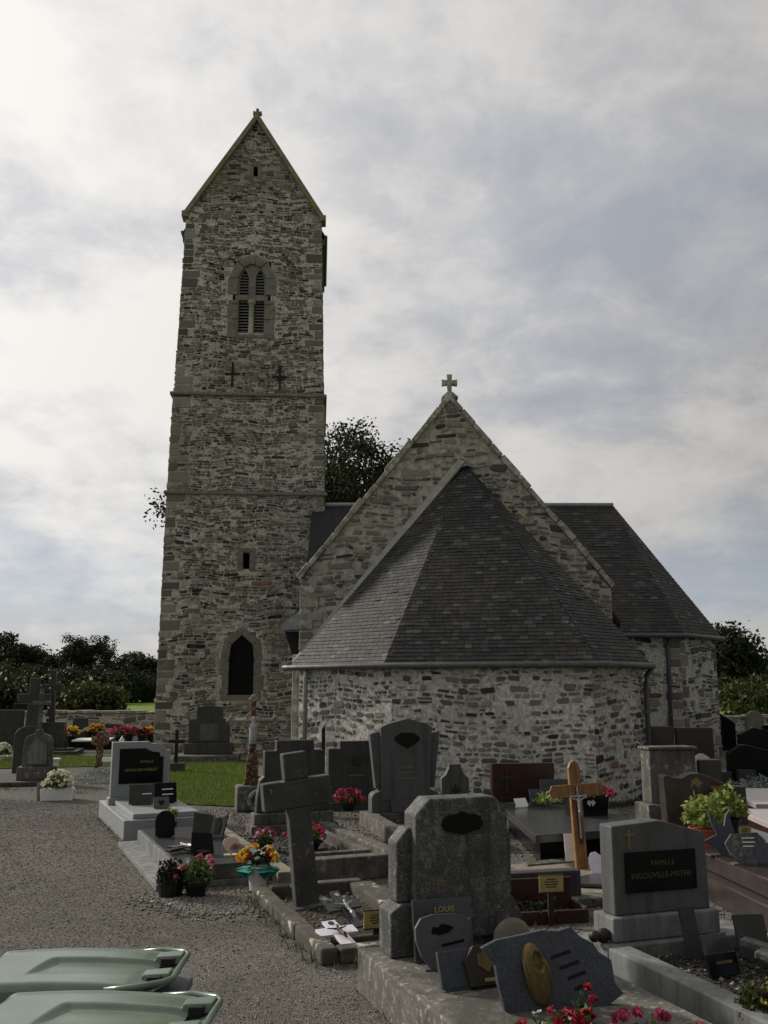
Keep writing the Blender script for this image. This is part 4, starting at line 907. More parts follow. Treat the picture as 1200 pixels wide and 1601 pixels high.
def plant(t, c, rx, rz, n_leaf, leaf, lmat, blooms=(), seed=1, flat=0.0, leaf_name='foliage'):
    """leaf cushion round c with blossoms on its upper surface: blooms = (petal material, radius, count)"""
    rng = np.random.default_rng(seed); d = rng.normal(size=(n_leaf, 3)); d /= np.linalg.norm(d, axis=1)[:, None]; d[:, 2] = np.where(d[:, 2] < flat, -d[:, 2] * 0.5, d[:, 2])
    rr_ = rng.uniform(0.3, 1.0, n_leaf) ** 0.5 * (0.85 + 0.22 * np.sin(d[:, 0] * 6 + seed) * np.cos(d[:, 1] * 5))
    p = d * rr_[:, None] * [rx, rx, rz] + np.array(c); link(leaf_name, arrmesh(leaf_name, leaves(p, leaf, 0.5, rng), 4, lmat), t)
    for mat, rad, cnt in blooms:
        me = blossom_mesh('b', mat, rad)
        for k in range(cnt):
            a = rng.uniform(0, 6.28); e = rng.uniform(0.1, 1.0); q = Vector((math.cos(a) * math.sqrt(1 - e * e) * rx * 1.02, math.sin(a) * math.sqrt(1 - e * e) * rx * 1.02, e * rz * 1.02)) + Vector(c)
            link('blossom', me, t, loc=q, rot=(rng.uniform(-0.6, 0.6), rng.uniform(-0.6, 0.6), a))
def potted(name, label, pos, pot, pr, ph, rx, rz, n_leaf, leaf, lmat, blooms, seed, group='potted flowers on the graves', cat='flowers', pot_parts=True):
    t = thing(name, label, cat, pos, 0, group)
    if pot:
        m_ = MB(); m_.lathe([(pr * 0.72, 0), (pr * 0.78, ph * 0.3), (pr * 0.96, ph * 0.84), (pr * 1.06, ph * 0.86), (pr * 1.08, ph), (pr * 0.96, ph), (pr * 0.9, ph * 0.93)], 18); m_.build('pot', pot, t, smooth=False)
    plant(t, (0, 0, ph + rz * 0.15), rx, rz, n_leaf, leaf, lmat, blooms, seed)
    return t
def corpus(parent, loc, h, mat, rot=(0, 0, 0)):
    """figure of Christ: one continuous skinned body"""
    J = {'pel': (0, 0, .44), 'waist': (0.01, -.01, .55), 'chest': (0, 0, .70), 'neck': (0, -.01, .82), 'head': (0.03, -.05, .91), 'crown': (0.035, -.05, .98),
         'sl': (-.11, 0, .79), 'el': (-.26, 0, .83), 'hl': (-.43, 0, .90), 'sr': (.11, 0, .79), 'er': (.26, 0, .83), 'hr': (.43, 0, .90),
         'kl': (-.05, -.07, .24), 'fl': (-.01, -.01, .02), 'kr': (.06, -.07, .25), 'fr': (.02, -.02, .03)}
    rad = {'pel': .085, 'waist': .07, 'chest': .10, 'neck': .04, 'head': .065, 'crown': .05, 'sl': .045, 'el': .03, 'hl': .022, 'sr': .045, 'er': .03, 'hr': .022, 'kl': .045, 'fl': .026, 'kr': .045, 'fr': .026}
    E2 = [('pel', 'waist'), ('waist', 'chest'), ('chest', 'neck'), ('neck', 'head'), ('head', 'crown'), ('chest', 'sl'), ('sl', 'el'), ('el', 'hl'), ('chest', 'sr'), ('sr', 'er'), ('er', 'hr'), ('pel', 'kl'), ('kl', 'fl'), ('pel', 'kr'), ('kr', 'fr')]
    ks = list(J); me = bpy.data.meshes.new('christ_figure'); me.from_pydata([tuple(h * c for c in J[k]) for k in ks], [(ks.index(a), ks.index(b)) for a, b in E2], []); me.materials.append(MATS[mat])
    o = link('christ_figure', me, parent, loc=loc, rot=rot); md = o.modifiers.new('skin', 'SKIN'); lay = me.skin_vertices[0] if me.skin_vertices else None
    if lay is None:
        bm = bmesh.new(); bm.from_mesh(me); bm.verts.layers.skin.verify(); bm.to_mesh(me); bm.free(); lay = me.skin_vertices[0]
    for i, k in enumerate(ks): lay.data[i].radius = (rad[k] * h, rad[k] * h * 0.9); lay.data[i].use_root = (k == 'pel')
    s_ = o.modifiers.new('sub', 'SUBSURF'); s_.levels = 1; s_.render_levels = 1
    return o
def latin(w, h, t, az, a2=None):            # outline of a Latin cross: arm span w, height h, width t, arm centre height az
    return [(-t / 2, 0), (t / 2, 0), (t / 2, az - t / 2), (w / 2, az - t / 2), (w / 2, az + t / 2), (t / 2, az + t / 2), (t / 2, h), (-t / 2, h), (-t / 2, az + t / 2), (-w / 2, az + t / 2), (-w / 2, az - t / 2), (-t / 2, az - t / 2)]

# ------------------------------------------------------------------ grey granite tomb (left)
T = thing('grey_tomb', 'pale grey granite tomb with black nameplate in the headstone, beside the gravel path', 'tomb', (-3.77, 14.13, 0), 24)
mbox('base', 'grey_granite', T, -0.02, 1.12, 0, 2.75, 0, 0.29, 0.01)
mbox('ledger', 'grey_granite', T, 0.12, 1.10, 0.10, 1.96, 0.292, 0.365, 0.012)
mbox('plinth', 'grey_granite', T, 0.02, 1.08, 1.97, 2.2, 0.292, 0.40, 0.008)
hs = [(0.05, 0.402), (1.02, 0.402), (1.02, 1.15), (0.95, 1.15)] + [(0.92, 1.20), (0.86, 1.24), (0.78, 1.265), (0.68, 1.27), (0.66, 1.30)] + [(0.05, 1.30)]
hd = mprism('headstone', 'grey_granite', T, hs, 2.0, 2.13, 0.008)
pl = [(0.17, 0.62), (0.90, 0.62), (0.90, 1.05), (0.84, 1.05), (0.83, 1.12), (0.72, 1.13), (0.64, 1.16), (0.60, 1.19), (0.17, 1.19)]
mprism('nameplate', 'black_granite', T, pl, 1.985, 2.0, 0.002)
text('fam', hd, 0.055, (0.62, 1.982, 0.97), 'brass'); text('nob', hd, 0.062, (0.535, 1.982, 0.84), 'brass')
t = thing('white_post_cross', 'small white wooden cross standing behind the grey granite tomb', 'cross', at(T, 0.33, 2.9), 20)
mprism('post', 'white_marble', t, [(-0.045, 0), (0.045, 0), (0.045, 1.28), (0, 1.36), (-0.045, 1.28)], -0.02, 0.02); mprism('arm', 'white_marble', t, [(-0.32, 0.92), (0.32, 0.92), (0.32, 1.0), (-0.32, 1.0)], -0.045, -0.022)
p, o = plaque('dark slate plaque with a pale line, left of the pair on the grey tomb', at(T, 0.42, 1.15, 0.365), 18, rect(-0.2, 0.2, 0, 0.30), 'dark_stele', 0.03, 12); mbox('inscription', 'white_marble', o, 0.0, 0.15, -0.019, -0.0155, 0.15, 0.165, 0)
p, o = plaque('black plaque with two pale lines, right of the pair on the grey tomb', at(T, 0.80, 1.2, 0.365), 30, rect(-0.19, 0.19, 0, 0.31), 'black_granite', 0.03, 12)
for z in (0.20, 0.12): mbox('inscription', 'white_marble', o, -0.05, 0.13, -0.019, -0.0155, z, z + 0.018, 0)
p, o = plaque('small grey plaque with a dark heart on the front of the grey tomb', at(T, 0.62, 0.55, 0.365), 22, rect(-0.12, 0.12, 0, 0.17), 'grey_stele', 0.025, 25)
mprism('heart', 'black_granite', o, [(0, 0.03), (0.05, 0.09), (0.03, 0.12), (0, 0.105), (-0.03, 0.12), (-0.05, 0.09)], -0.017, -0.0126, 0)
t = thing('bowl_of_flowers', 'dark withered flower bowl under the black nameplate of the grey tomb', 'flowers', at(T, 0.55, 1.72, 0.365), 0, 'potted flowers on the graves'); plant(t, (0, 0, 0.1), 0.22, 0.14, 260, 0.06, 'leaf_black', seed=4)
t = thing('tuft_plant', 'yellow green leafy tuft behind the arched black plaque', 'plant', at(T, 0.60, -0.25, 0.0), 0); m_ = MB(); m_.lathe([(0.07, 0), (0.10, 0.28), (0.09, 0.28)], 14); m_.build('pot', 'black_plastic', t); plant(t, (0, 0, 0.34), 0.11, 0.16, 240, 0.08, 'leaf_lime', seed=9)

# ------------------------------------------------------------------ black ledger tomb (left, in front)
T = thing('black_ledger_tomb', 'low polished black ledger tomb with pale side step, left of the leaning cross', 'tomb', (-2.29, 10.88, 0), 23)
mbox('step', 'pale_concrete', T, -0.24, 1.06, -0.02, 3.15, 0, 0.07, 0.008)
mbox('side', 'pale_concrete', T, 0.0, 0.035, 0.0, 3.0, 0.072, 0.23, 0.004); mbox('ledger', 'dark_granite', T, 0.037, 1.03, -0.01, 3.0, 0.072, 0.242, 0.008)  # pale strip paints the sunlight on the dark ledger's left face
LT = 0.242
ar = [(-0.16, 0), (0.16, 0)] + arc(0, 0.26, 0.16, 0.16, 0, 180, 10)
p, o = plaque('arched black plaque on the black ledger tomb', G(257, 1309, LT), 20, [(x * 0.8, z * 0.78) for x, z in ar], 'black_granite', 0.035, 8)
plaque('leaning square black plaque on the black ledger tomb', G(316, 1311, LT), 14, [(-0.14, 0), (0.14, 0), (0.14, 0.28), (-0.12, 0.32)], 'dark_stele', 0.03, 10)
p, o = plaque('twisted black book shaped plaque at the right of the black ledger', G(337, 1311, LT), -18, [(-0.10, 0), (0.10, 0), (0.14, 0.30), (0.03, 0.24), (-0.09, 0.27)], 'dark_granite', 0.04, 14)
mprism('figure', 'dark_bronze', o, [(-0.03, 0.04), (0.05, 0.04), (0.07, 0.16), (0.04, 0.27), (-0.01, 0.25), (-0.02, 0.15)], -0.04, -0.02, 0.008)
t = thing('lying_cross', 'dark metal crucifix lying on the black ledger tomb', 'crucifix', G(325, 1334, LT + 0.03), 55)
m_ = MB(); m_.slab([(x, y) for x, y in latin(0.46, 0.66, 0.09, 0.44)], 0, 0.03); m_.build('cross', 'dark_bronze', t, 0.008); corpus(t, (0, 0.13, 0.05), 0.36, 'pewter', (R(-90), 0, 0))
plaque('black plaque behind the pink flowering plant', at(T, 0.40, 0.62, LT), 12, [(-0.14, 0), (0.14, 0), (0.11, 0.23), (-0.13, 0.25)], 'black_granite', 0.03, 16)
hp = [(0, 0), (0.09, 0.08), (0.125, 0.17), (0.10, 0.23), (0.04, 0.25), (-0.04, 0.25), (-0.10, 0.23), (-0.125, 0.17), (-0.09, 0.08)]
t, o = plaque('cream rounded plaque with a pink rose on the black ledger', at(T, 0.70, 0.42, LT), 16, [(x * 0.8, z * 0.8) for x, z in hp], 'wax_cream', 0.02, 12)
for k in range(3): link('rose', blossom_mesh('b', 'petal_rose', 0.035), o, loc=(0.02 + 0.03 * k, -0.03, 0.07 + 0.035 * (k % 2)))
t = thing('dark_bush', 'small black leaved bush at the corner of the black ledger', 'plant', G(266, 1402), 0, 'potted flowers on the graves'); m_ = MB(); m_.lathe([(0.12, 0), (0.15, 0.2), (0.13, 0.2)], 14); m_.build('pot', 'black_plastic', t); plant(t, (0, 0, 0.2), 0.2, 0.2, 900, 0.05, 'leaf_black', seed=5, flat=-0.5)
potted('pink_plant', 'bushy green plant with a few pink flowers before the black ledger', G(306, 1402), 'black_plastic', 0.13, 0.14, 0.22, 0.24, 420, 0.075, 'leaf_plant', [('petal_rose', 0.042, 6)], 6)
# orange flowers in teal paper
t = thing('flower_basket', 'orange and yellow flowers in a white pot wrapped in teal paper', 'flowers', G(402, 1393), 0, 'potted flowers on the graves')
m_ = MB(); m_.lathe([(0.085, 0), (0.115, 0.24), (0.10, 0.24)], 18); m_.build('pot', 'white_plastic', t)
for k in range(5):
    a = 6.28 * k / 5 + 0.25; c_, s_ = math.cos(a), math.sin(a); m_ = MB(); m_.add([(c_ * 0.09 - s_ * 0.06, s_ * 0.09 + c_ * 0.06, 0.25), (c_ * 0.09 + s_ * 0.06, s_ * 0.09 - c_ * 0.06, 0.25), (c_ * 0.23 + s_ * 0.10, s_ * 0.23 - c_ * 0.10, 0.23), (c_ * 0.17, s_ * 0.17, 0.14), (c_ * 0.23 - s_ * 0.10, s_ * 0.23 + c_ * 0.10, 0.23)], [(0, 3, 1), (1, 3, 2), (0, 4, 3), (0, 1, 2, 4)]); m_.build('paper_wrap', 'teal_wrap', t)
plant(t, (0, 0, 0.30), 0.22, 0.15, 300, 0.06, 'leaf_dark', [('petal_orange', 0.045, 20), ('petal_yellow', 0.04, 7), ('petal_red', 0.035, 4), ('petal_blue', 0.03, 22)], 12)

# ------------------------------------------------------------------ kerbed grave with the leaning cross
T = thing('kerbed_grave', 'low grave with mossy lichen spotted kerbs around the leaning stone cross', 'grave', (-0.50, 7.98, 0), 20)
yy = 0.0
for k, l in enumerate((0.86, 0.80, 0.93)):
    mbox('kerb', 'mossy_curb', T, 0 + random.uniform(-.012, .012), 0.15 + random.uniform(-.012, .012), yy, yy + l - 0.012, 0, 0.13 + random.uniform(-.01, .012), 0.022); yy += l
mbox('kerb', 'mossy_curb', T, 0.16, 0.95, 0.0, 0.16, 0, 0.12, 0.02); mbox('kerb', 'mossy_curb', T, 0.20, 1.12, 0.36, 0.44, 0, 0.11, 0.015)
mbox('kerb', 'mossy_curb', T, 0.16, 1.18, 2.45, 2.6, 0, 0.14, 0.02); mbox('kerb', 'mossy_curb', T, 1.02, 1.28, 0.17, 2.44, 0, 0.13, 0.02)
bed(T, 0.15, 1.03, 0.16, 2.46, 0.016, 'soil', 500, 0.015, 'pebble')
t = thing('stone_cross', 'big dark weathered stone cross leaning to the left', 'cross', at(T, 0.42, 1.98), 20, tilt=(0, -6.5))
mprism('upright', 'cross_stone', t, [(-0.125, -0.1), (0.125, -0.1), (0.115, 1.0), (-0.115, 1.0)], -0.075, 0.075, 0.014)
mprism('arms', 'cross_stone', t, rect(-0.36, 0.36, 1.002, 1.28), -0.077, 0.077, 0.014); mprism('head', 'cross_stone', t, rect(-0.125, 0.125, 1.282, 1.55), -0.075, 0.075, 0.014)
mbox('footing', 'cross_stone', t, -0.25, 0.25, -0.16, 0.16, -0.06, 0.05, 0.02)
def lying_crucifix(label, pos, rotz, w, h, tk, mat, figmat, tilt, fig=True):
    t = thing('crucifix', label, 'crucifix', pos, rotz, tilt=(tilt, 0)); m_ = MB(); m_.slab(latin(w, h, tk, h * 0.6), 0, 0.025); m_.build('cross', mat, t, 0.004)
    corpus(t, (0, h * 0.18, 0.045), h * 0.5, figmat, (R(-90), 0, 0))
    m_ = MB(); m_.lathe([(tk * 0.22, 0.024), (tk * 0.22, 0.032)], 10, (0, h * 0.88, 0)); m_.build('medal', figmat, t); return t
lying_crucifix('white enamel crucifix lying aslant in the kerbed grave', G(548, 1482, 0.06), 30, 0.36, 0.44, 0.125, 'white_enamel', 'dark_bronze', 14)
lying_crucifix('grey metal crucifix propped beside the foot of the leaning cross', G(560, 1452, 0.05), 40, 0.38, 0.46, 0.10, 'dark_granite', 'pewter', 32)
def sign(label, pos, rotz, w, h, zc, mat_post, post=True):
    t = thing('name_sign', label, 'sign', pos, rotz); mprism('post', mat_post, t, rect(-0.03, 0.03, 0, zc), 0.0, 0.03, 0.003)
    o = mprism('plate', 'brass', t, rect(-w / 2, w / 2, zc - h / 2, zc + h / 2), -0.014, -0.002, 0.002)
    for k in range(4): ww = w * (0.2 + 0.08 * (1.5 - abs(k - 1.5))); mbox('inscription', 'dark_bronze', o, -ww, ww, -0.0165, -0.0143, zc + h * (0.22 - 0.15 * k), zc + h * (0.28 - 0.15 * k), 0)
    for q in (rect(-w / 2 - .004, w / 2 + .004, zc + h / 2, zc + h / 2 + 0.008), rect(-w / 2 - .004, w / 2 + .004, zc - h / 2 - 0.008, zc - h / 2)): mprism('rim', 'dark_bronze', t, q, -0.016, -0.001, 0)
    return t
sign('brass name sign on a dark stake in front of the white crucifix', G(588, 1482), 20, 0.235, 0.14, 0.235, 'red_wood')

# ------------------------------------------------------------------ flower grave behind the leaning cross
T = thing('flower_grave', 'sandstone kerbed grave with red flowers behind the leaning cross', 'grave', (-0.62, 11.28, 0), 22)
yy = 0.0
for l in (1.0, 1.05, 1.05, 0.95, 1.05): mbox('kerb', 'tan_curb', T, -0.62, -0.40, yy, yy + l - 0.012, 0, 0.15 + random.uniform(-.01, .01), 0.015); yy += l
mbox('kerb', 'old_concrete', T, -0.39, 0.98, -0.02, 0.18, 0, 0.26, 0.015); mbox('kerb', 'old_concrete', T, 0.80, 0.98, 0.184, 2.9, 0, 0.26, 0.015); mbox('kerb', 'old_concrete', T, -0.30, 0.60, 0.50, 0.60, 0, 0.24, 0.012); mbox('kerb', 'old_concrete', T, 0.60, 0.70, 0.50, 2.6, 0, 0.24, 0.012)
bed(T, -0.40, 0.80, 0.18, 3.3, 0.10, 'soil', 900, 0.018, 'pebble_dark')
T2 = thing('stepped_headstone', 'grey headstone with stepped top behind the leaning cross', 'headstone', at(T, -0.06, 3.18), 20)
mbox('footing', 'old_concrete', T2, -0.10, 1.22, -0.12, 0.26, 0, 0.22, 0.012); mbox('base', 'old_concrete', T2, -0.05, 1.16, -0.06, 0.2, 0.222, 0.38, 0.012)
mprism('slab', 'dark_stele', T2, [(-0.01, 0.382), (1.12, 0.382), (1.10, 0.6), (1.06, 0.85), (1.02, 0.9), (1.02, 1.27), (0.86, 1.27), (0.86, 1.42), (0.28, 1.42), (0.28, 1.27), (0.10, 1.27), (0.10, 0.9), (0.04, 0.85), (0.0, 0.6)], 0.0, 0.14, 0.012)
potted('red_flower_bowl', 'black bowl of deep pink flowers right of the leaning cross', at(T, 0.18, 1.55, 0.10), 'black_plastic', 0.22, 0.12, 0.27, 0.17, 420, 0.07, 'leaf_plant', [('petal_pink', 0.055, 26)], 21)
potted('red_flower_pot', 'small pot of pink and white flowers left of the leaning cross', at(T, -0.32, 1.75, 0.10), 'black_plastic', 0.10, 0.10, 0.15, 0.13, 240, 0.05, 'leaf_plant', [('petal_pink', 0.04, 7), ('petal_blue', 0.02, 14)], 22)

# ------------------------------------------------------------------ iron cross on a stone block
T = thing('iron_cross', 'tall rusty ornate iron cross with a pale Virgin figure on a stone block', 'cross', G(385, 1270) + Vector((0.05, 0.2, 0)), 14); T.scale = (0.92, 0.92, 0.87)
mbox('block', 'old_concrete', T, -0.30, 0.32, -0.2, 0.3, 0, 0.52, 0.04)
m_ = MB(); m_.prism([(-0.17, 0.522), (0.17, 0.522), (0.13, 0.60), (0.115, 0.95), (0.07, 1.25), (0.055, 1.6), (0.05, 2.25), (-0.05, 2.25), (-0.055, 1.6), (-0.07, 1.25), (-0.115, 0.95), (-0.13, 0.60)], -0.03, 0.03)
m_.build('upright', 'rust', T, 0.01)
rv = random.Random(8)
for k in range(26):                               # cast vine leaves up the shaft
    z = 0.58 + k * 0.035; w = 0.15 * (1 - k / 40); m_ = MB(); m_.ball((rv.uniform(-w, w), -0.045, z), rv.uniform(0.025, 0.042), 6, 4, (1, 0.6, 0.9)); m_.build('cast_leaf', 'rust', T, smooth=True)
m_ = MB(); m_.tube([(-0.42, 0, 1.84), (0.42, 0, 1.84)], 0.045, 8); m_.build('arms', 'pale_paint', T, smooth=True)
for x, z in ((-0.44, 1.84), (0.44, 1.84), (0, 2.28)):
    m_ = MB()
    for dx, dz in ((-0.05, 0), (0.05, 0), (0, 0.06), (0, -0.05)): m_.ball((x + dx, 0, z + dz), 0.055, 7, 5, (1, 0.6, 1))
    m_.build('trefoil_end', 'pale_paint', T, smooth=True)
m_ = MB()
for k in range(16):
    a = 6.28 * k / 16; m_.tube([(0.13 * math.cos(a), 0, 1.84 + 0.13 * math.sin(a)), (0.17 * math.cos(a), 0, 1.84 + 0.17 * math.sin(a))], 0.03, 5)
m_.build('halo', 'pale_paint', T)
m_ = MB(); m_.lathe([(0.055, 1.40), (0.075, 1.45), (0.07, 1.58), (0.085, 1.68), (0.075, 1.76), (0.04, 1.80), (0.05, 1.84), (0.048, 1.89), (0.02, 1.93)], 12, (0, -0.07, 0)); m_.build('virgin_figure', 'statue_paint', T, smooth=True)
mbox('bracket', 'pale_paint', T, -0.07, 0.07, -0.13, -0.02, 1.36, 1.40)
t = thing('bead_wreath', 'silver bead wreath leaning on the stone block of the iron cross', 'wreath', at(T, 0.10, -0.26), 14)
m_ = MB()
for k in range(22):
    a = 6.28 * k / 22; m_.ball((0.16 * math.cos(a), 0, 0.2 + 0.16 * math.sin(a)), 0.045, 6, 4)
m_.build('ring', 'leaf_silver', t, smooth=True); link('blossom', blossom_mesh('b', 'petal_red', 0.04), t, loc=(0.04, -0.02, 0.22))

# ------------------------------------------------------------------ graves at the foot of the tower
T = thing('tower_tomb', 'dark stepped tombstone on a plinth against the foot of the tower', 'tomb', G(318, 1196) + Vector((-0.1, 1.2, 0)), 6)
mbox('plinth', 'old_concrete', T, -0.95, 0.95, -0.75, 0.6, 0, 0.22, 0.02); mbox('base', 'dark_stele', T, -0.72, 0.72, -0.1, 0.35, 0.222, 0.55, 0.015)
mprism('slab', 'dark_stele', T, [(-0.62, 0.552), (0.62, 0.552), (0.62, 1.22), (0.40, 1.27), (0.38, 1.62), (0.0, 1.66), (-0.38, 1.62), (-0.40, 1.27), (-0.62, 1.22)], 0.05, 0.25, 0.015)
mprism('panel', 'grey_stele', T, [(-0.30, 0.62), (0.30, 0.62), (0.26, 1.12), (-0.26, 1.12)], 0.03, 0.048, 0.004)
T = thing('small_cross', 'small dark wooden cross on a block left of the tower tombstone', 'cross', G(274, 1208), 10)
mbox('block', 'dark_stele', T, -0.24, 0.24, -0.15, 0.15, 0, 0.25, 0.02); mprism('cross', 'dark_iron', T, [(x, z + 0.25) for x, z in latin(0.42, 0.85, 0.09, 0.55)], -0.03, 0.03)

# ------------------------------------------------------------------ near the left edge
T = thing('plaque_monument', 'stone monument with pale plaque and tall thin cross at the left of the path', 'monument', G(56, 1226), 12)
mbox('base', 'old_concrete', T, -0.42, 0.42, -0.2, 0.25, 0, 0.30, 0.02)
mprism('body', 'old_concrete', T, [(-0.33, 0.302), (0.33, 0.302), (0.31, 0.86), (0.26, 0.98), (0.08, 1.06), (0.06, 1.14), (-0.06, 1.14), (-0.08, 1.06), (-0.26, 0.98), (-0.31, 0.86)], -0.1, 0.18, 0.015)
mprism('plaque', 'pale_concrete', T, [(-0.21, 0.36), (0.21, 0.36), (0.19, 0.78), (0.0, 0.94), (-0.19, 0.78)], -0.13, -0.102, 0.004)
mprism('cross', 'old_concrete', T, [(x, z + 1.12) for x, z in latin(0.42, 0.95, 0.09, 0.62)], -0.03, 0.06, 0.008)
T2 = thing('grave_slab', 'dark low slab under the monuments at the left of the path', 'grave', at(T, -0.35, -0.1), 12); mbox('slab', 'cross_stone', T2, -0.65, 0.75, -0.45, 1.6, 0, 0.10, 0.02)
T.location.z = 0.10
T2 = thing('rounded_headstone', 'dark leaning headstone with rounded top beside the plaque monument', 'headstone', G(34, 1216) + Vector((0, 0.3, 0.10)), 16, tilt=(-4, 0))
mprism('slab', 'dark_stele', T2, [(-0.36, -0.02), (0.36, -0.02), (0.36, 0.9)] + arc(0, 0.9, 0.36, 0.25, 10, 170, 8) + [(-0.36, 0.9)], 0, 0.16, 0.015)
t = thing('white_urn', 'small white urn behind the white planter', 'urn', G(84, 1212), 0); m_ = MB(); m_.lathe([(0.07, 0.1), (0.05, 0.14), (0.10, 0.22), (0.09, 0.32), (0.14, 0.38), (0.14, 0.42), (0.11, 0.42)], 16); m_.build('bowl', 'white_marble', t, smooth=False); mbox('foot', 'white_marble', t, -0.1, 0.1, -0.1, 0.1, 0, 0.10)
t = thing('white_planter', 'white scalloped planter of cream flowers beside the gravel path', 'planter', G(88, 1252), 14, 'potted flowers on the graves')
mprism('box', 'white_marble', t, [(-0.30, 0), (0.30, 0), (0.32, 0.22), (0.24, 0.25), (0.16, 0.21), (0.08, 0.25), (0.0, 0.21), (-0.08, 0.25), (-0.16, 0.21), (-0.24, 0.25), (-0.32, 0.22)], -0.02, 0.30, 0.01)
plant(t, (0, 0.14, 0.25), 0.30, 0.30, 500, 0.07, 'leaf_plant', [('petal_white', 0.045, 60)], 31)
t = thing('marker_stone', 'small upright pale stone beside the white planter', 'stone', G(63, 1252), 10); mprism('stone', 'tan_curb', t, [(-0.08, -0.02), (0.09, -0.02), (0.07, 0.30), (-0.02, 0.36), (-0.09, 0.32)], 0, 0.1, 0.015)
t = thing('silver_mound', 'low mound of silvery foliage left of the grey granite tomb', 'plant', G(148, 1226) + Vector((0, 0.6, 0)), 0)
rng = np.random.default_rng(77); n = 3800; p = np.stack([rng.normal(0, 0.42, n), rng.normal(0, 0.35, n), np.zeros(n)], 1); p[:, 2] = 0.30 * np.exp(-(p[:, 0] / 0.7) ** 2 - (p[:, 1] / 0.5) ** 2) * rng.uniform(0.5, 1.1, n) + 0.02
link('foliage', arrmesh('foliage', leaves(p, 0.05, 0.35, rng), 4, 'leaf_silver'), t)
T = thing('rusty_cross', 'stubby rust stained cross standing on the lawn at the left', 'cross', G(154, 1203), 8)
mprism('cross', 'rust', T, [(-0.17, 0), (0.17, 0), (0.10, 0.10), (0.09, 0.62), (0.22, 0.66), (0.24, 0.86), (0.10, 0.90), (0.06, 1.0), (-0.06, 1.0), (-0.10, 0.90), (-0.24, 0.86), (-0.22, 0.66), (-0.09, 0.62), (-0.10, 0.10)], -0.05, 0.05, 0.015)

# ------------------------------------------------------------------ far row on the left
def stele(label, pos, rotz, outline, mat, thick=0.14, base=None, bh=0.15, name='headstone', tilt=(0, 0), group=None):
    t = thing(name, label, 'headstone', pos, rotz, group, tilt); xs = [p[0] for p in outline]
    if bh: mbox('base', base or mat, t, min(xs) - 0.08, max(xs) + 0.08, -0.09, thick + 0.09, 0, bh, 0.01)
    o = mprism('slab', mat, t, [(x, z + bh + 0.001) for x, z in outline], 0, thick, 0.012); return t, o
stele('wide plain grey headstone at the left edge of the far row', G(8, 1172), 10, rect(-0.75, 0.55, 0, 1.25), 'dark_stele', 0.18)
stele('black headstone half hidden behind the wide grey one', G(8, 1158) + Vector((0, 2, 0)), 8, rect(-0.5, 0.5, 0, 1.35), 'black_granite')
T = thing('granite_cross', 'tall dark granite cross rising above the far wall', 'cross', G(48, 1172), 10)
mbox('base', 'dark_stele', T, -0.5, 0.5, -0.3, 0.3, 0, 0.35, 0.02, 0.05); mprism('cross', 'dark_stele', T, [(-0.26, 0.352), (0.26, 0.352), (0.20, 1.65), (0.55, 1.65), (0.55, 1.98), (0.17, 1.98), (0.16, 2.55), (-0.16, 2.55), (-0.17, 1.98), (-0.55, 1.98), (-0.55, 1.65), (-0.20, 1.65)], -0.12, 0.12, 0.03)
T = thing('studded_cross', 'slender dark cross with white studs beside the tall granite cross', 'cross', G(76, 1170), 8)
mbox('base', 'dark_stele', T, -0.45, 0.6, -0.3, 0.3, 0, 0.95, 0.02, 0.06); o = mprism('cross', 'dark_stele', T, [(-0.15, 0.952), (0.15, 0.952), (0.11, 2.1), (0.40, 2.1), (0.40, 2.32), (0.11, 2.32), (0.10, 2.85), (-0.10, 2.85), (-0.11, 2.32), (-0.40, 2.32), (-0.40, 2.1), (-0.11, 2.1)], -0.09, 0.09, 0.02)
for k in range(5): m_ = MB(); m_.ball((-0.08, -0.1, 1.1 + k * 0.36), 0.035, 6, 4); m_.build('stud', 'white_marble', o)
stele('dark domed headstone against the far wall', G(134, 1160) + Vector((0, 1.5, 0)), 6, [(-0.45, 0), (0.45, 0), (0.45, 0.75)] + arc(0, 0.75, 0.45, 0.3, 0, 180, 10) + [(-0.45, 0.75)], 'dark_stele')
stele('black headstone with low pitched top beside the tower edge', G(216, 1158) + Vector((0, 1.5, 0)), 6, [(-0.62, 0), (0.62, 0), (0.62, 0.7), (0.0, 1.05), (-0.62, 0.75)], 'black_granite')
stele('small dark headstone between the studded cross and the domed one', G(104, 1163) + Vector((0, 1.5, 0)), 6, [(-0.3, 0), (0.3, 0), (0.3, 0.8), (-0.3, 0.8)], 'dark_stele')
T = thing('white_slab_tomb', 'low tomb with a bright white top slab in the far row', 'tomb', G(146, 1172), 8)
mbox('base', 'black_granite', T, -0.70, 0.75, 0, 1.6, 0, 0.28); mbox('slab', 'white_marble', T, -0.78, 0.5, -0.05, 1.6, 0.282, 0.34, 0.01)
for (px, py, lb, pm, sd, rx) in ((110, 1168, 'yellow chrysanthemum ball in the far row', 'petal_yellow', 1, 0.34), (150, 1160, 'orange chrysanthemums behind the white slab tomb', 'petal_orange', 2, 0.30), (186, 1168, 'pink chrysanthemums left of the tower edge', 'petal_pink', 3, 0.36), (200, 1165, 'pale rose chrysanthemums left of the tower edge', 'petal_rose', 4, 0.34), (221, 1166, 'red flowers beside the tower edge', 'petal_red', 5, 0.27), (234, 1164, 'yellow orange flowers touching the tower edge', 'petal_orange', 6, 0.22), (36, 1168, 'mixed orange and yellow flowers between the far headstones', 'petal_yellow', 7, 0.24), (136, 1160, 'small white flowers on the white slab tomb', 'petal_white', 8, 0.15)):
    potted('chrysanthemum_pot', lb, G(px, py), 'black_plastic', 0.18, 0.40, rx, rx * 0.8, 200, 0.09, 'leaf_dark', [(pm, 0.075, 34)], 100 + sd)
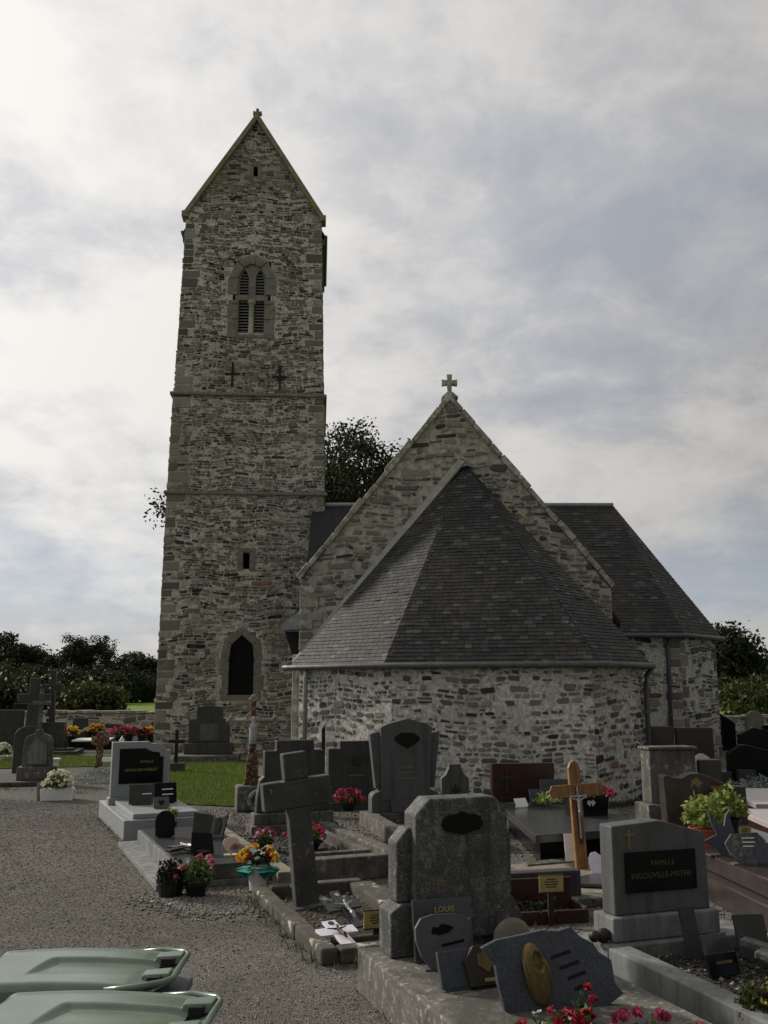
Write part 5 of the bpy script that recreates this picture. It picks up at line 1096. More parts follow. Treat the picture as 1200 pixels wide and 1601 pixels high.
potted('white_flower_pot', 'white flowers at the left edge of the picture', G(4, 1190), 'white_plastic', 0.15, 0.15, 0.26, 0.32, 300, 0.08, 'leaf_plant', [('petal_white', 0.05, 40)], 120)
T = thing('low_grave', 'low dark edged grave on the gravel in the far row', 'grave', G(74, 1182), 10); frame(T, -0.9, 0.9, 0, 1.8, 0.14, 0.14, 'cross_stone'); bed(T, -0.76, 0.76, 0.14, 1.66, 0.05, 'soil')
T = thing('white_vase', 'small white vase beside the tall granite cross', 'vase', G(73, 1176), 0); m_ = MB(); m_.lathe([(0.08, 0), (0.12, 0.2), (0.07, 0.34), (0.10, 0.40)], 12); m_.build('bowl', 'white_marble', T); plant(T, (0, 0, 0.42), 0.12, 0.12, 40, 0.06, 'leaf_plant', [('petal_white', 0.04, 8)], 3)

# ------------------------------------------------------------------ middle: dark stepped stone, tall grey stone, small one
T, o = stele('dark headstone with stepped top and round medallion left of the tall grey one', (-1.02, 17.6, 0), 18, [(0, 0), (1.0, 0), (1.0, 0.94), (0.90, 0.94), (0.90, 1.08), (0.22, 1.08), (0.22, 0.95), (0, 0.95)], 'dark_stele', 0.16, bh=0.14)
m_ = MB(); m_.lathe([(0.10, 0), (0.10, 0.02)], 16); m_.build('medallion', 'dark_bronze', o, rot=(R(90), 0, 0), loc=(0.55, -0.001, 0.88))
mbox('inscription', 'dull_gold', o, 0.38, 0.70, -0.003, -0.001, 0.60, 0.615, 0)
t = thing('iron_post', 'thin black iron post with a slanted tip against the apse wall', 'post', P(506, 1175, 18.9) * Vector((1, 1, 0)) if False else Vector((-1.22, 19.2, 0)), 0)
mprism('post', 'dark_iron', t, [(-0.035, 0), (0.035, 0), (0.035, 1.45), (-0.035, 1.36)], -0.03, 0.03, 0.004); mprism('tip', 'zinc', t, [(-0.035, 1.362), (0.035, 1.452), (0.045, 1.52), (-0.03, 1.40)], -0.03, 0.03, 0.003)
potted('red_flower_bowl', 'deep pink flowers before the dark stepped headstone', (-0.62, 16.6, 0.12), 'black_plastic', 0.14, 0.12, 0.28, 0.18, 420, 0.07, 'leaf_plant', [('petal_pink', 0.06, 22)], 41)
T = thing('tall_headstone', 'tall grey headstone with black hexagon medallion in front of the apse', 'headstone', (-0.22, 15.55, 0), 14)
TP = T
mbox('kerb', 'old_concrete', T, -0.12, 0.10, -2.6, 0.28, 0, 0.22, 0.015); mbox('kerb', 'old_concrete', T, 0.104, 1.30, -0.14, 0.30, 0, 0.22, 0.015); mbox('kerb', 'old_concrete', T, 0.104, 1.25, -2.6, -2.4, 0, 0.20, 0.015); mbox('kerb', 'old_concrete', T, 1.10, 1.30, -2.39, -0.15, 0, 0.21, 0.015)
bed(T, 0.1, 1.1, -2.4, -0.14, 0.08, 'soil', 500, 0.02, 'pebble_dark')
mprism('base', 'grey_stele', T, [(0.02, 0.222), (1.16, 0.222), (1.16, 0.38)] + arc(1.06, 0.44, 0.10, 0.10, 0, 90, 4) + [(0.98, 0.58), (0.20, 0.58)] + arc(0.12, 0.44, 0.10, 0.10, 90, 180, 4) + [(0.02, 0.38)], -0.02, 0.24, 0.01)
for x0, x1, x2, x3 in ((0.10, 0.24, 0.16, 0.0), (0.96, 1.10, 1.20, 1.04)): mprism('wing', 'grey_stele', T, [(x0, 0.582), (x1, 0.582), (max(x2, x3), 1.50), (min(x2, x3), 1.45)], 0.05, 0.2, 0.012)
sb = mprism('slab', 'grey_stele', T, [(0.20, 0.40), (0.99, 0.40), (1.04, 1.56), (0.94, 1.62), (0.62, 1.70), (0.30, 1.62), (0.16, 1.56)], -0.03, 0.17, 0.012)
mprism('medallion', 'black_granite', sb, [(0.40, 1.35), (0.50, 1.28), (0.61, 1.22), (0.72, 1.28), (0.82, 1.35), (0.82, 1.40), (0.72, 1.47), (0.50, 1.47), (0.40, 1.40)], -0.045, -0.0305, 0.004)
for k, w in enumerate((0.22, 0.30, 0.26)): mbox('inscription', 'dull_gold', sb, 0.61 - w / 2, 0.61 + w / 2, -0.0325, -0.0303, 0.92 - k * 0.09, 0.935 - k * 0.09, 0)
p, o = plaque('dark slate plaque with a pale line leaning on the tall grey headstone', at(T, 0.62, -0.12, 0.22), 14, rect(-0.30, 0.30, 0, 0.20), 'dark_granite', 0.03, 10); mbox('inscription', 'white_marble', o, 0.05, 0.2, -0.018, -0.0155, 0.10, 0.115, 0)
p, o = plaque('dark folded plaque on the kerb before the tall grey headstone', at(T, 0.62, -1.3, 0.08), 30, rect(-0.22, 0.22, 0, 0.2), 'dark_stele', 0.04, 30)
T, o = stele('small stone shaped like a bottle shoulder right of the tall grey headstone', (1.0, 17.0, 0), 10, [(0.02, 0), (0.52, 0), (0.52, 0.50), (0.44, 0.56), (0.38, 0.68), (0.38, 0.74), (0.16, 0.74), (0.16, 0.68), (0.10, 0.56), (0.02, 0.50)], 'grey_stele', 0.14, bh=0.12)
mprism('cross', 'dark_bronze', o, [(x + 0.27, z + 0.22) for x, z in latin(0.16, 0.30, 0.025, 0.2)], -0.02, -0.001, 0)

# ------------------------------------------------------------------ foreground stele on its plinth
T = thing('family_tomb', 'large weathered grey stele with cut corners and black medallion on a plinth, in the foreground', 'tomb', (0.05, 7.07, 0), 20)
mbox('plinth', 'plinth_concrete', T, -0.13, 1.30, -2.3, 0.36, 0, 0.30, 0.012)
mprism('base', 'terrazzo', T, [(0, 0.302), (1.06, 0.302), (1.06, 0.52), (0.98, 0.66), (0.08, 0.66), (0.0, 0.61)], 0.0, 0.26, 0.012)
mprism('wings', 'terrazzo', T, [(0.06, 0.662), (1.0, 0.662), (1.0, 1.06), (0.94, 1.16), (0.15, 1.18), (0.06, 1.08)], 0.05, 0.23, 0.014)
sb = mprism('slab', 'terrazzo', T, [(0.17, 0.40), (0.95, 0.40), (0.93, 1.28), (0.83, 1.39), (0.29, 1.39), (0.18, 1.28)], -0.035, 0.20, 0.014)
med = [(0.38, 1.24), (0.41, 1.20), (0.46, 1.19), (0.55, 1.165), (0.64, 1.19), (0.69, 1.20), (0.72, 1.24), (0.70, 1.29), (0.66, 1.31), (0.60, 1.315), (0.55, 1.335), (0.50, 1.315), (0.44, 1.31), (0.40, 1.29)]
mprism('medallion', 'black_granite', sb, [(x, z - 0.04) for x, z in med], -0.055, -0.036, 0.004)
text('marie', sb, 0.062, (0.34, -0.037, 0.79), 'dull_gold'); text('en', sb, 0.062, (0.53, -0.037, 0.79), 'faint_gold'); text('inst', sb, 0.062, (0.75, -0.037, 0.79), 'dull_gold'); text('de', sb, 0.055, (0.70, -0.037, 0.70), 'dull_gold'); text('year', sb, 0.058, (0.71, -0.037, 0.62), 'dull_gold'); text('jules', sb, 0.05, (0.66, -0.037, 1.0), 'faint_gold')
p, o = plaque('black plaque lettered LOUIS in gold leaning on the foreground stele', at(T, 0.34, -0.16, 0.30), 19, rect(-0.22, 0.23, 0, 0.40), 'dark_granite', 0.03, 8)
text('louis', o, 0.055, (0.02, -0.0155, 0.325), 'gold_paint'); text('t', o, 0.06, (0.20, -0.0155, 0.235), 'gold_paint')
peb = [(-0.12, 0), (0.08, 0.0), (0.15, 0.08), (0.195, 0.18), (0.20, 0.26), (0.17, 0.31), (0.09, 0.335), (-0.08, 0.34), (-0.17, 0.32), (-0.215, 0.26), (-0.215, 0.18), (-0.18, 0.08)]
p, o = plaque('rounded grey plaque with a dark bird, before the LOUIS plaque', at(T, 0.28, -0.34, 0.30), 19, peb, 'plum_granite', 0.03, 10)
mprism('bird', 'black_granite', o, [(-0.10, 0.22), (-0.09, 0.26), (-0.05, 0.255), (-0.02, 0.275), (0.03, 0.265), (0.07, 0.245), (0.02, 0.215), (-0.04, 0.205)], -0.0185, -0.0155, 0)
for x0, x1, z in ((-0.03, 0.14, 0.13), (-0.07, 0.08, 0.06)): mprism('inscription', 'black_granite', o, [(x0, z), (x1, z + 0.02), (x1, z + 0.038), (x0, z + 0.016)], -0.0185, -0.0155, 0)
p, o = plaque('small blue grey plaque at the plinth edge below the rounded one', at(T, 0.17, -0.78, 0.30), 24, rect(-0.12, 0.12, 0, 0.22), 'blue_granite', 0.03, 20)
p, o = plaque('dark book plaque with gold shield and gold strip on the foreground plinth', at(T, 0.44, -0.80, 0.30), 22, [(-0.20, 0), (0.20, 0), (0.22, 0.18), (0.14, 0.25), (-0.14, 0.24), (-0.22, 0.16)], 'dark_bronze', 0.05, 22)
mprism('shield', 'bronze', o, [(-0.06, 0.07), (-0.02, 0.12), (-0.02, 0.19), (-0.08, 0.20), (-0.13, 0.18), (-0.13, 0.12)], -0.032, -0.026, 0.003); mprism('strip', 'brass', o, rect(-0.10, 0.09, 0.02, 0.042), -0.032, -0.026, 0.002)
t = thing('gilt_disc', 'tarnished gilt disc ornament behind the Madonna plaque', 'ornament', at(T, 0.66, -0.72, 0.30), 20); m_ = MB(); m_.lathe([(0.06, 0), (0.07, 0.01), (0.04, 0.025)], 16); m_.build('disc', 'bronze', t, rot=(R(70), 0, 0), loc=(0, 0, 0.1))
t = thing('pebble', 'pale mossy rounded stone leaning at the right of the foreground stele', 'stone', at(T, 0.86, -0.20, 0.30), 20); m_ = MB(); m_.ball((0, 0, 0.13), 0.15, 14, 8, (1, 0.3, 0.85)); m_.build('stone', 'tan_curb', t, smooth=True)
# Madonna plaque
T = thing('madonna_plaque', 'jagged blue granite plaque with a bronze veiled Madonna head on the foreground plinth', 'plaque', (1.01, 6.02, 0.22), 12)
ol = [(-0.20, 0.0), (0.22, 0.0), (0.30, 0.05), (0.47, 0.14), (0.42, 0.20), (0.41, 0.33), (0.33, 0.38), (0.30, 0.43), (0.22, 0.47), (0.16, 0.53), (0.08, 0.51), (-0.03, 0.52), (-0.16, 0.50), (-0.32, 0.48), (-0.42, 0.44), (-0.34, 0.34), (-0.33, 0.24), (-0.30, 0.10)]
sb = mprism('slab', 'blue_granite', T, ol, -0.02, 0.03, 0.005); sb.rotation_euler = (R(-9), 0, 0)
def madonna(parent, loc):
    nx, nz = 28, 40; v = []; f = []
    for j in range(nz + 1):
        for i in range(nx + 1):
            a, b = i / nx * 2 - 1, j / nz * 2 - 1; k = math.sqrt(max(0.0, 1 - b * b)); x, z = a * k, b
            hgt = 0.055 * (max(0, 1 - x * x - z * z)) ** 0.35
            veil = 0.022 * max(0, math.cos((x * 0.9 + 0.15 * z) * 7)) * (0.3 if z > 0.4 else 1.0) * (1 - abs(z) ** 3)
            fx, fz = (x - 0.20) / 0.40, (z - 0.38) / 0.30; d = fx * fx + fz * fz
            k2 = 1 / (1 + math.exp((d - 1.0) / 0.10)); veil *= 1 - k2
            face = k2 * (-0.016 + 0.010 * max(0, 1 - d) ** 0.5 + 0.011 * math.exp(-((fx - 0.1) / 0.14) ** 2 - ((fz + 0.05) / 0.30) ** 2) - 0.006 * math.exp(-((abs(fx - 0.1) - 0.36) / 0.16) ** 2 - ((fz - 0.18) / 0.12) ** 2) + 0.005 * math.exp(-((fx - 0.1) / 0.22) ** 2 - ((fz + 0.48) / 0.08) ** 2))
            face += 0.006 * math.exp(-((d - 1.35) / 0.2) ** 2)
            v.append((x * 0.082 + 0.03 * (-z), -(hgt + 1.5 * veil + 1.7 * face), z * 0.18))
    for j in range(nz):
        for i in range(nx):
            q = j * (nx + 1) + i; f.append((q, q + 1, q + nx + 2, q + nx + 1))
    m_ = MB(); m_.add(v, f); return m_.build('madonna_head', 'bronze', parent, smooth=True, loc=loc)
madonna(sb, (-0.09, -0.021, 0.28))
for k, (x, z, w) in enumerate(((0.08, 0.37, 0.13), (0.13, 0.31, 0.13), (0.17, 0.25, 0.12), (0.20, 0.19, 0.10))): mprism('inscription', 'black_granite', sb, [(x - w / 2, z - 0.018), (x + w / 2, z + 0.014), (x + w / 2, z + 0.034), (x - w / 2, z + 0.002)], -0.023, -0.0205, 0)
def flower_bunch(label, pos, rx, rz, blooms, seed, leafm='leaf_plant', n=350, h=0.12):
    pos = Vector((pos[0], pos[1], 0.30 if h == 0.12 else 0.0))
    t = thing('flower_bunch', label, 'flowers', pos, 0, 'flowers at the lower edge'); m_ = MB(); m_.lathe([(0.10, 0), (0.13, h), (0.11, h)], 14); m_.build('pot', 'black_plastic', t); plant(t, (0, 0, h), rx, rz, n, 0.055, leafm, blooms, seed); return t
flower_bunch('red and white flowers in front of the Madonna plaque', G(868, 1676, 0.30), 0.19, 0.16, [('petal_red', 0.032, 12), ('petal_white', 0.012, 18), ('petal_pink', 0.03, 4)], 51)
flower_bunch('bright pink flowers on the ground between the two foreground tombs', G(1015, 1680, 0.08), 0.26, 0.17, [('petal_pink', 0.038, 26), ('petal_white', 0.03, 3)], 52, h=0.20)
flower_bunch('pair of large pink blooms at the lower edge right of the bunch', G(1082, 1682, 0.10), 0.11, 0.14, [('petal_pink', 0.045, 8)], 53, n=150, h=0.22)
flower_bunch('single red flower stem against the Madonna plaque', G(912, 1640, 0.30), 0.07, 0.20, [('petal_red', 0.03, 5)], 54, n=70)

# ------------------------------------------------------------------ grey stele with the black family plate (right)
T = thing('plate_tomb', 'grey stele with gold cross and black family plate on a kerbed gravel grave', 'tomb', (1.72, 7.52, 0), 19)
mbox('kerb', 'pale_concrete', T, -0.10, 0.09, -3.0, -0.12, 0, 0.30, 0.012); mbox('kerb', 'pale_concrete', T, -0.10, 1.30, -0.116, 0.34, 0, 0.30, 0.012); mbox('kerb', 'pale_concrete', T, 1.18, 1.36, -3.0, -0.12, 0, 0.29, 0.012)
bed(T, 0.09, 1.18, -3.0, -0.116, 0.20, 'soil', 2600, 0.013, 'pebble_dark')
mbox('base', 'pale_concrete', T, 0.0, 0.97, -0.05, 0.24, 0.302, 0.48, 0.014)
sb = mprism('slab', 'grey_stele', T, [(0.05, 0.482), (0.92, 0.482), (0.91, 1.03), (0.87, 1.07), (0.68, 1.115), (0.57, 1.15), (0.48, 1.165), (0.05, 1.14)], 0.0, 0.18, 0.010)
mprism('nameplate', 'black_granite', sb, rect(0.15, 0.80, 0.64, 0.94), -0.014, -0.001, 0.002)
text('fam', sb, 0.055, (0.49, -0.0145, 0.85), 'faint_gold'); text('math', sb, 0.060, (0.475, -0.0145, 0.76), 'faint_gold')
mprism('gold_cross', 'dull_gold', sb, [(x + 0.20, z + 0.96) for x, z in latin(0.085, 0.15, 0.016, 0.11)], -0.008, -0.001, 0)
def rt_plaque(label, x, y, w, h, mat, rot, tilt=15, z=0.20): return plaque(label, at(T, x, y, z), rot, rect(-w / 2, w / 2, 0, h), mat, 0.03, tilt)
p, o = rt_plaque('dark tall plaque against the base of the plate tomb', 0.55, -0.28, 0.13, 0.36, 'dark_stele', 19)
p, o = rt_plaque('black plaque with gold strip on the gravel of the plate tomb', 0.58, -0.52, 0.22, 0.22, 'dark_granite', 25); mbox('strip', 'bronze', o, -0.02, 0.1, -0.018, -0.0155, 0.03, 0.055, 0)
p, o = rt_plaque('lower black plaque with gold strip nearest the left kerb of the plate tomb', 0.46, -0.72, 0.26, 0.15, 'black_granite', 22); mbox('strip', 'bronze', o, -0.06, 0.08, -0.018, -0.0155, 0.08, 0.10, 0)
rt_plaque('tall tilted grey plaque right of the plate tomb base', 0.98, -0.42, 0.24, 0.30, 'dark_stele', 5, 18)
rt_plaque('dark square plaque in the middle of the plate tomb gravel', 0.66, -1.15, 0.22, 0.20, 'dark_granite', 14, 14)
rt_plaque('dark plaque at the right edge of the plate tomb gravel', 1.07, -1.15, 0.22, 0.24, 'black_granite', 8, 12)
t = thing('fallen_cross', 'weathered grey stone cross lying on the gravel of the plate tomb', 'cross', at(T, 1.10, -1.22, 0.26), 48, tilt=(8, 0)); m_ = MB(); m_.slab([(x, y) for x, y in latin(0.44, 0.75, 0.12, 0.52)], 0, 0.05); m_.build('cross', 'terrazzo', t, 0.01)
t = thing('dark_figurine', 'small dark lying figurine at the left corner of the plate tomb kerb', 'figurine', at(T, -0.05, 0.02, 0.30), 30); m_ = MB(); m_.ball((0, 0, 0.05), 0.06, 10, 6, (1.2, 0.8, 0.9)); m_.ball((-0.09, 0, 0.055), 0.045, 10, 6); m_.build('body', 'dark_bronze', t, smooth=True)
t = thing('yellow_shrub', 'small yellow green shrub at the lower right edge', 'plant', G(1192, 1600, 0.20), 0); plant(t, (0, 0, 0.05), 0.20, 0.22, 1100, 0.045, 'leaf_bush', [('petal_yellow', 0.012, 4)], 61)
t = thing('pale_post', 'pale concrete slab edge standing at the right edge of the picture', 'slab', (3.02, 7.35, 0), 10); mbox('slab', 'pale_concrete', t, 0, 0.5, 0, 0.12, 0, 0.62, 0.012)

# ------------------------------------------------------------------ black slab tomb with red granite headstone
T = thing('black_slab_tomb', 'flat polished black slab tomb with low red brown headstone before the apse', 'tomb', (0, 0, 0), 0)
m_ = MB(); m_.slab([(1.98, 12.35), (3.35, 12.95), (3.2, 15.5), (1.95, 15.2)], 0, 0.29); m_.build('base', 'black_granite', T, 0.01)
m_ = MB(); m_.slab([(1.88, 12.08), (3.52, 12.80), (3.35, 15.75), (1.80, 15.35)], 0.292, 0.40); m_.build('slab', 'dark_granite', T, 0.012)
m_ = MB(); m_.slab([(1.75, 11.9), (3.6, 12.7), (3.5, 12.9), (1.7, 12.1)], 0, 0.08); m_.build('kerb', 'old_concrete', T, 0.01)
hd = mprism('headstone', 'red_granite', T, rect(0, 1.06, 0, 0.68), 0, 0.13, 0.006); hd.location = (1.76, 15.62, 0.30); hd.rotation_euler = (0, 0, R(10))
mprism('cross', 'dark_bronze', hd, [(x + 0.24, z + 0.2) for x, z in latin(0.24, 0.36, 0.04, 0.25)], -0.03, -0.001, 0.004)
plaque('dark square plaque behind the plant on the black slab tomb', (2.72, 15.2, 0.40), 8, rect(-0.25, 0.25, 0, 0.36), 'dark_granite', 0.03, 8)
plaque('small white tilted card plaque at the left of the black slab tomb', (2.12, 14.75, 0.40), 30, rect(-0.11, 0.11, 0, 0.14), 'white_marble', 0.02, 35)
plaque('grey plaque under the yellow green plant on the black slab tomb', (2.42, 14.95, 0.40), 14, rect(-0.16, 0.16, 0, 0.24), 'blue_granite', 0.03, 12)
t = thing('green_sprig', 'yellow green leafy sprig on the black slab tomb', 'plant', (2.52, 14.75, 0.40), 0); plant(t, (0, 0, 0.08), 0.26, 0.22, 160, 0.07, 'leaf_lime', seed=71)
t = thing('red_flower_box', 'black trough of red flowers behind the wooden cross', 'planter', (2.92, 13.9, 0.40), 20, 'potted flowers on the graves')
mprism('trough', 'black_granite', t, [(-0.28, 0), (0.28, 0), (0.32, 0.28), (-0.32, 0.28)], -0.1, 0.12, 0.006); mprism('doves', 'white_marble', t, [(-0.06, 0.17), (-0.01, 0.13), (0.0, 0.19), (0.03, 0.13), (0.08, 0.18), (0.04, 0.22), (0.0, 0.2), (-0.04, 0.22)], -0.112, -0.101, 0.002)
plant(t, (0, 0, 0.28), 0.40, 0.09, 160, 0.06, 'leaf_dark', [('petal_red', 0.05, 16), ('petal_pink', 0.05, 16)], 72)
# wooden cross
T = thing('wooden_cross', 'varnished oak cross with pale metal crucifix standing before the black slab tomb', 'cross', (2.38, 11.75, 0), 12, tilt=(0, -3))
mprism('upright', 'oak', T, [(-0.075, -0.05), (0.075, -0.05), (0.075, 1.24), (0.045, 1.30), (0, 1.33), (-0.045, 1.30), (-0.075, 1.24)], -0.03, 0.03, 0.008)
mprism('arms', 'oak', T, [(-0.32, 0.90), (0.32, 0.90), (0.36, 0.975), (0.32, 1.05), (-0.32, 1.05), (-0.36, 0.975)], -0.055, -0.031, 0.008)
cr = mprism('crucifix', 'pewter', T, [(x, z + 0.42) for x, z in latin(0.22, 0.60, 0.022, 0.49)], -0.072, -0.057, 0.003); corpus(cr, (0, -0.085, 0.66), 0.27, 'pewter')
mprism('painted_shadow', 'dark_bronze', T, [(x, z + 0.36) for x, z in latin(0.13, 0.66, 0.05, 0.54)], -0.0565, -0.0552, 0)  # thin dark cross painted in as shadow behind the crucifix
plaque('white card leaning behind the foot of the wooden cross', (2.36, 11.95, 0.0), 10, rect(-0.14, 0.14, 0.1, 0.42), 'white_marble', 0.01, 6, False)
plaque('lilac heart plaque at the foot of the wooden cross', (2.52, 11.45, 0.0), -14, [(-0.08, 0), (0.12, 0), (0.12, 0.2), (0.08, 0.27), (0.02, 0.25), (-0.04, 0.29), (-0.10, 0.27), (-0.12, 0.2)], 'lilac_enamel', 0.02, 12)
t = thing('dark_slate', 'dark broken slate slabs lying on the grave of the wooden cross', 'slab', (2.45, 10.9, 0.07), 25); m_ = MB(); m_.slab([(-0.42, -0.05), (-0.1, -0.3), (0.4, -0.25), (0.45, 0.05), (0.1, 0.3), (-0.35, 0.2)], 0, 0.04); m_.build('slab', 'dark_granite', t, 0.008)
t = thing('concrete_grave', 'cracked concrete grave under the wooden cross', 'grave', (2.05, 10.2, 0), 20); mbox('kerb', 'old_concrete', t, -0.55, 0.0, -0.2, 2.3, 0, 0.10, 0.015); mbox('slab', 'tan_curb', t, 0.01, 1.3, 0.1, 1.9, 0, 0.06, 0.015); mbox('kerb', 'old_concrete', t, 0.01, 1.3, -0.2, 0.08, 0, 0.09, 0.015)
potted('pink_posy', 'small pink and white posy beside the grey stele', (2.72, 10.75, 0.07), 'dark_stele', 0.08, 0.10, 0.11, 0.11, 100, 0.05, 'leaf_dark', [('petal_rose', 0.035, 8), ('petal_white', 0.03, 3)], 73)
# brass sign with planter
T = thing('wood_planter', 'low dark red wooden planter of ivy behind the Madonna plaque', 'planter', (1.58, 9.35, 0), 12); mbox('front_board', 'red_wood', T, -0.35, 0.38, -0.02, 0.02, 0, 0.12); mbox('back_board', 'red_wood', T, -0.35, 0.38, 0.38, 0.42, 0, 0.34); mbox('end_board', 'red_wood', T, 0.36, 0.40, 0.025, 0.375, 0, 0.13); mbox('end_board', 'red_wood', T, -0.37, -0.33, 0.025, 0.375, 0, 0.13); plant(T, (0, 0.2, 0.05), 0.34, 0.16, 350, 0.05, 'leaf_dark', seed=75)
sign('brass name sign on a red stake right of the foreground stele', (1.58, 9.28, 0), 10, 0.24, 0.15, 0.38, 'red_wood')
stele('dark block headstone behind the second brass sign', (1.45, 9.95, 0), 14, rect(-0.3, 0.6, 0, 0.35), 'dark_stele', 0.15, bh=0)

# ------------------------------------------------------------------ right side
T = thing('concrete_stele', 'plain concrete block headstone with flat mossy top beside the apse corner', 'headstone', (4.22, 15.2, 0), 12)
mbox('base', 'old_concrete', T, -0.10, 0.95, -0.08, 0.4, 0, 0.40, 0.02); mbox('slab', 'old_concrete', T, 0.0, 0.80, 0.0, 0.32, 0.402, 1.22, 0.02); mbox('cap', 'old_concrete', T, -0.03, 0.83, -0.03, 0.35, 1.222, 1.27, 0.015)
t = thing('concrete_stele', 'lower dark grey block against the right of the concrete headstone', 'headstone', (5.1, 15.5, 0), 12); mbox('slab', 'dark_stele', t, 0, 0.4, 0, 0.2, 0, 1.05, 0.02)
T = thing('wavy_headstone', 'polished brown granite headstone with a wavy top on stepped base', 'tomb', (3.50, 9.0, 0), 4)
mbox('lower_step', 'brown_granite', T, 0.0, 1.6, -1.0, 3.6, 0, 0.24, 0.015); mbox('upper_step', 'brown_granite', T, 0.14, 1.5, -0.8, 3.5, 0.242, 0.42, 0.015)
wv_ = [(0.14, 0.422), (1.14, 0.422), (1.14, 1.0), (1.02, 1.01), (0.86, 1.05), (0.70, 1.12), (0.56, 1.17), (0.44, 1.16), (0.34, 1.11), (0.24, 1.12), (0.15, 1.15), (0.11, 1.13)]
sb = mprism('headstone', 'brown_granite', T, wv_, 2.75, 2.95, 0.008)
mprism('flower_carving', 'dull_gold', sb, [(0.44, 0.98), (0.48, 1.04), (0.54, 1.0), (0.60, 1.05), (0.56, 1.08), (0.52, 1.12), (0.46, 1.08)], 2.744, 2.749, 0); mbox('inscription', 'dull_gold', sb, 0.70, 1.0, 2.744, 2.749, 0.98, 1.02, 0)
potted('lime_plant', 'big pale green leafy plant in a terracotta pot before the brown headstone', G(1103, 1322, 0.42), 'terracotta', 0.17, 0.20, 0.30, 0.36, 800, 0.085, 'leaf_lime', [], 81, cat='plant')
potted('lime_plant', 'second pale green plant at the right of the terracotta pot', G(1138, 1312, 0.42), 'black_plastic', 0.15, 0.24, 0.26, 0.36, 700, 0.08, 'leaf_lime', [('petal_red', 0.03, 3)], 82, cat='plant')
dv = [(-0.03, 0), (0.08, 0.0), (0.12, 0.12), (0.20, 0.30), (0.16, 0.45), (0.17, 0.58), (0.10, 0.50), (0.06, 0.36), (-0.06, 0.44), (-0.15, 0.58), (-0.13, 0.42), (-0.06, 0.26), (-0.26, 0.18), (-0.12, 0.10)]
plaque('blue grey plaque cut as a flying dove', G(1130, 1338, 0.42), 10, [(x * 0.8, z * 0.8) for x, z in dv], 'blue_granite', 0.03, 6)
p, o = plaque('rounded grey plaque with pale writing right of the dove', G(1168, 1352, 0.42), 6, [(-0.08, 0), (0.14, 0.0), (0.22, 0.1), (0.24, 0.22), (0.16, 0.30), (-0.12, 0.29), (-0.2, 0.2), (-0.16, 0.08)], 'terrazzo', 0.03, 15)
for z in (0.16, 0.2, 0.24): mbox('inscription', 'white_marble', o, -0.02, 0.12, -0.018, -0.0155, z, z + 0.010, 0)
plaque('dark plaque with pale edge at the far right of the brown steps', G(1198, 1352, 0.42), 0, rect(-0.1, 0.14, 0, 0.2), 'blue_granite', 0.03, 15)
sign('small brass sign right of the dove plaque', G(1166, 1328, 0.42), 4, 0.14, 0.11, 0.20, 'dark_iron')
T = thing('pink_slab_tomb', 'shiny pale pink granite tomb at the right edge', 'tomb', (5.15, 12.2, 0), -4); mbox('base', 'red_granite', T, 0, 1.6, 0, 2.3, 0, 0.34); mbox('slab', 'pink_granite', T, -0.06, 1.66, -0.06, 2.3, 0.342, 0.42, 0.01)
T = thing('pink_slab_tomb', 'second pale pink granite slab tomb farther back at the right edge', 'tomb', (6.05, 15.6, 0), -6); mbox('base', 'red_granite', T, 0, 1.6, 0, 2.4, 0, 0.28); mbox('slab', 'pink_granite', T, -0.06, 1.66, -0.06, 2.4, 0.282, 0.36, 0.01)
potted('pale_heather', 'pale pink heather on the farther pink slab', (7.2, 16.6, 0.36), None, 0.1, 0.0, 0.36, 0.26, 400, 0.06, 'leaf_silver', [('petal_rose', 0.03, 16)], 83, cat='plant')
t = thing('silver_bush', 'silvery grey bush behind the brown headstone at the right', 'plant', (7.4, 18.9, 0), 0); plant(t, (0, 0, 0.1), 0.75, 0.45, 1800, 0.08, 'leaf_silver', seed=84)
def rhs(label, x, y, rot, ol_, mat, **k): return stele(label, (x, y, 0), rot, ol_, mat, 0.18, **k)
t, o = rhs('black headstone with low pitched top nearest the transept corner', 7.75, 21.5, 4, [(0, 0), (1.1, 0), (1.1, 0.62), (0.9, 0.66), (0.42, 0.78), (0.3, 0.78), (0.0, 0.60)], 'black_granite')
mprism('book', 'dark_stele', o, [(0.12, 0.02), (0.55, 0.02), (0.5, 0.40), (0.12, 0.40)], -0.2, -0.05, 0.005)
rhs('black headstone with curved top behind the nearest black one', 9.7, 26.0, 4, [(0, 0), (1.45, 0), (1.45, 0.78), (1.2, 0.76), (0.7, 0.92), (0.4, 0.98), (0, 0.78)], 'black_granite')
rhs('black pitched headstone against the right boundary wall', 11.3, 34.0, 4, [(0, 0), (1.3, 0), (1.3, 0.8), (0.75, 1.15), (0, 0.9)], 'black_granite')
rhs('narrow round topped brown headstone before the right boundary wall', 12.6, 33.0, 4, [(0, 0), (0.62, 0), (0.62, 0.95)] + arc(0.31, 0.95, 0.31, 0.31, 0, 180, 10) + [(0, 0.95)], 'tan_curb')
rhs('dark low headstone between the curved and the round topped ones', 11.8, 29.5, 4, [(0, 0), (1.7, 0), (1.7, 0.65), (0.8, 0.95), (0, 0.9)], 'black_granite')
rhs('grey headstone cut by the right edge of the picture', 12.0, 28.6, 0, rect(0, 0.9, 0, 1.15), 'grey_stele')
rhs('plain red brown headstone under the transept wall', 7.75, 25.2, 6, rect(0, 1.0, 0, 1.0), 'red_granite'); rhs('narrow rusty brown headstone left of the red one under the transept', 7.05, 25.0, 6, rect(0, 0.55, 0, 1.05), 'brown_granite')
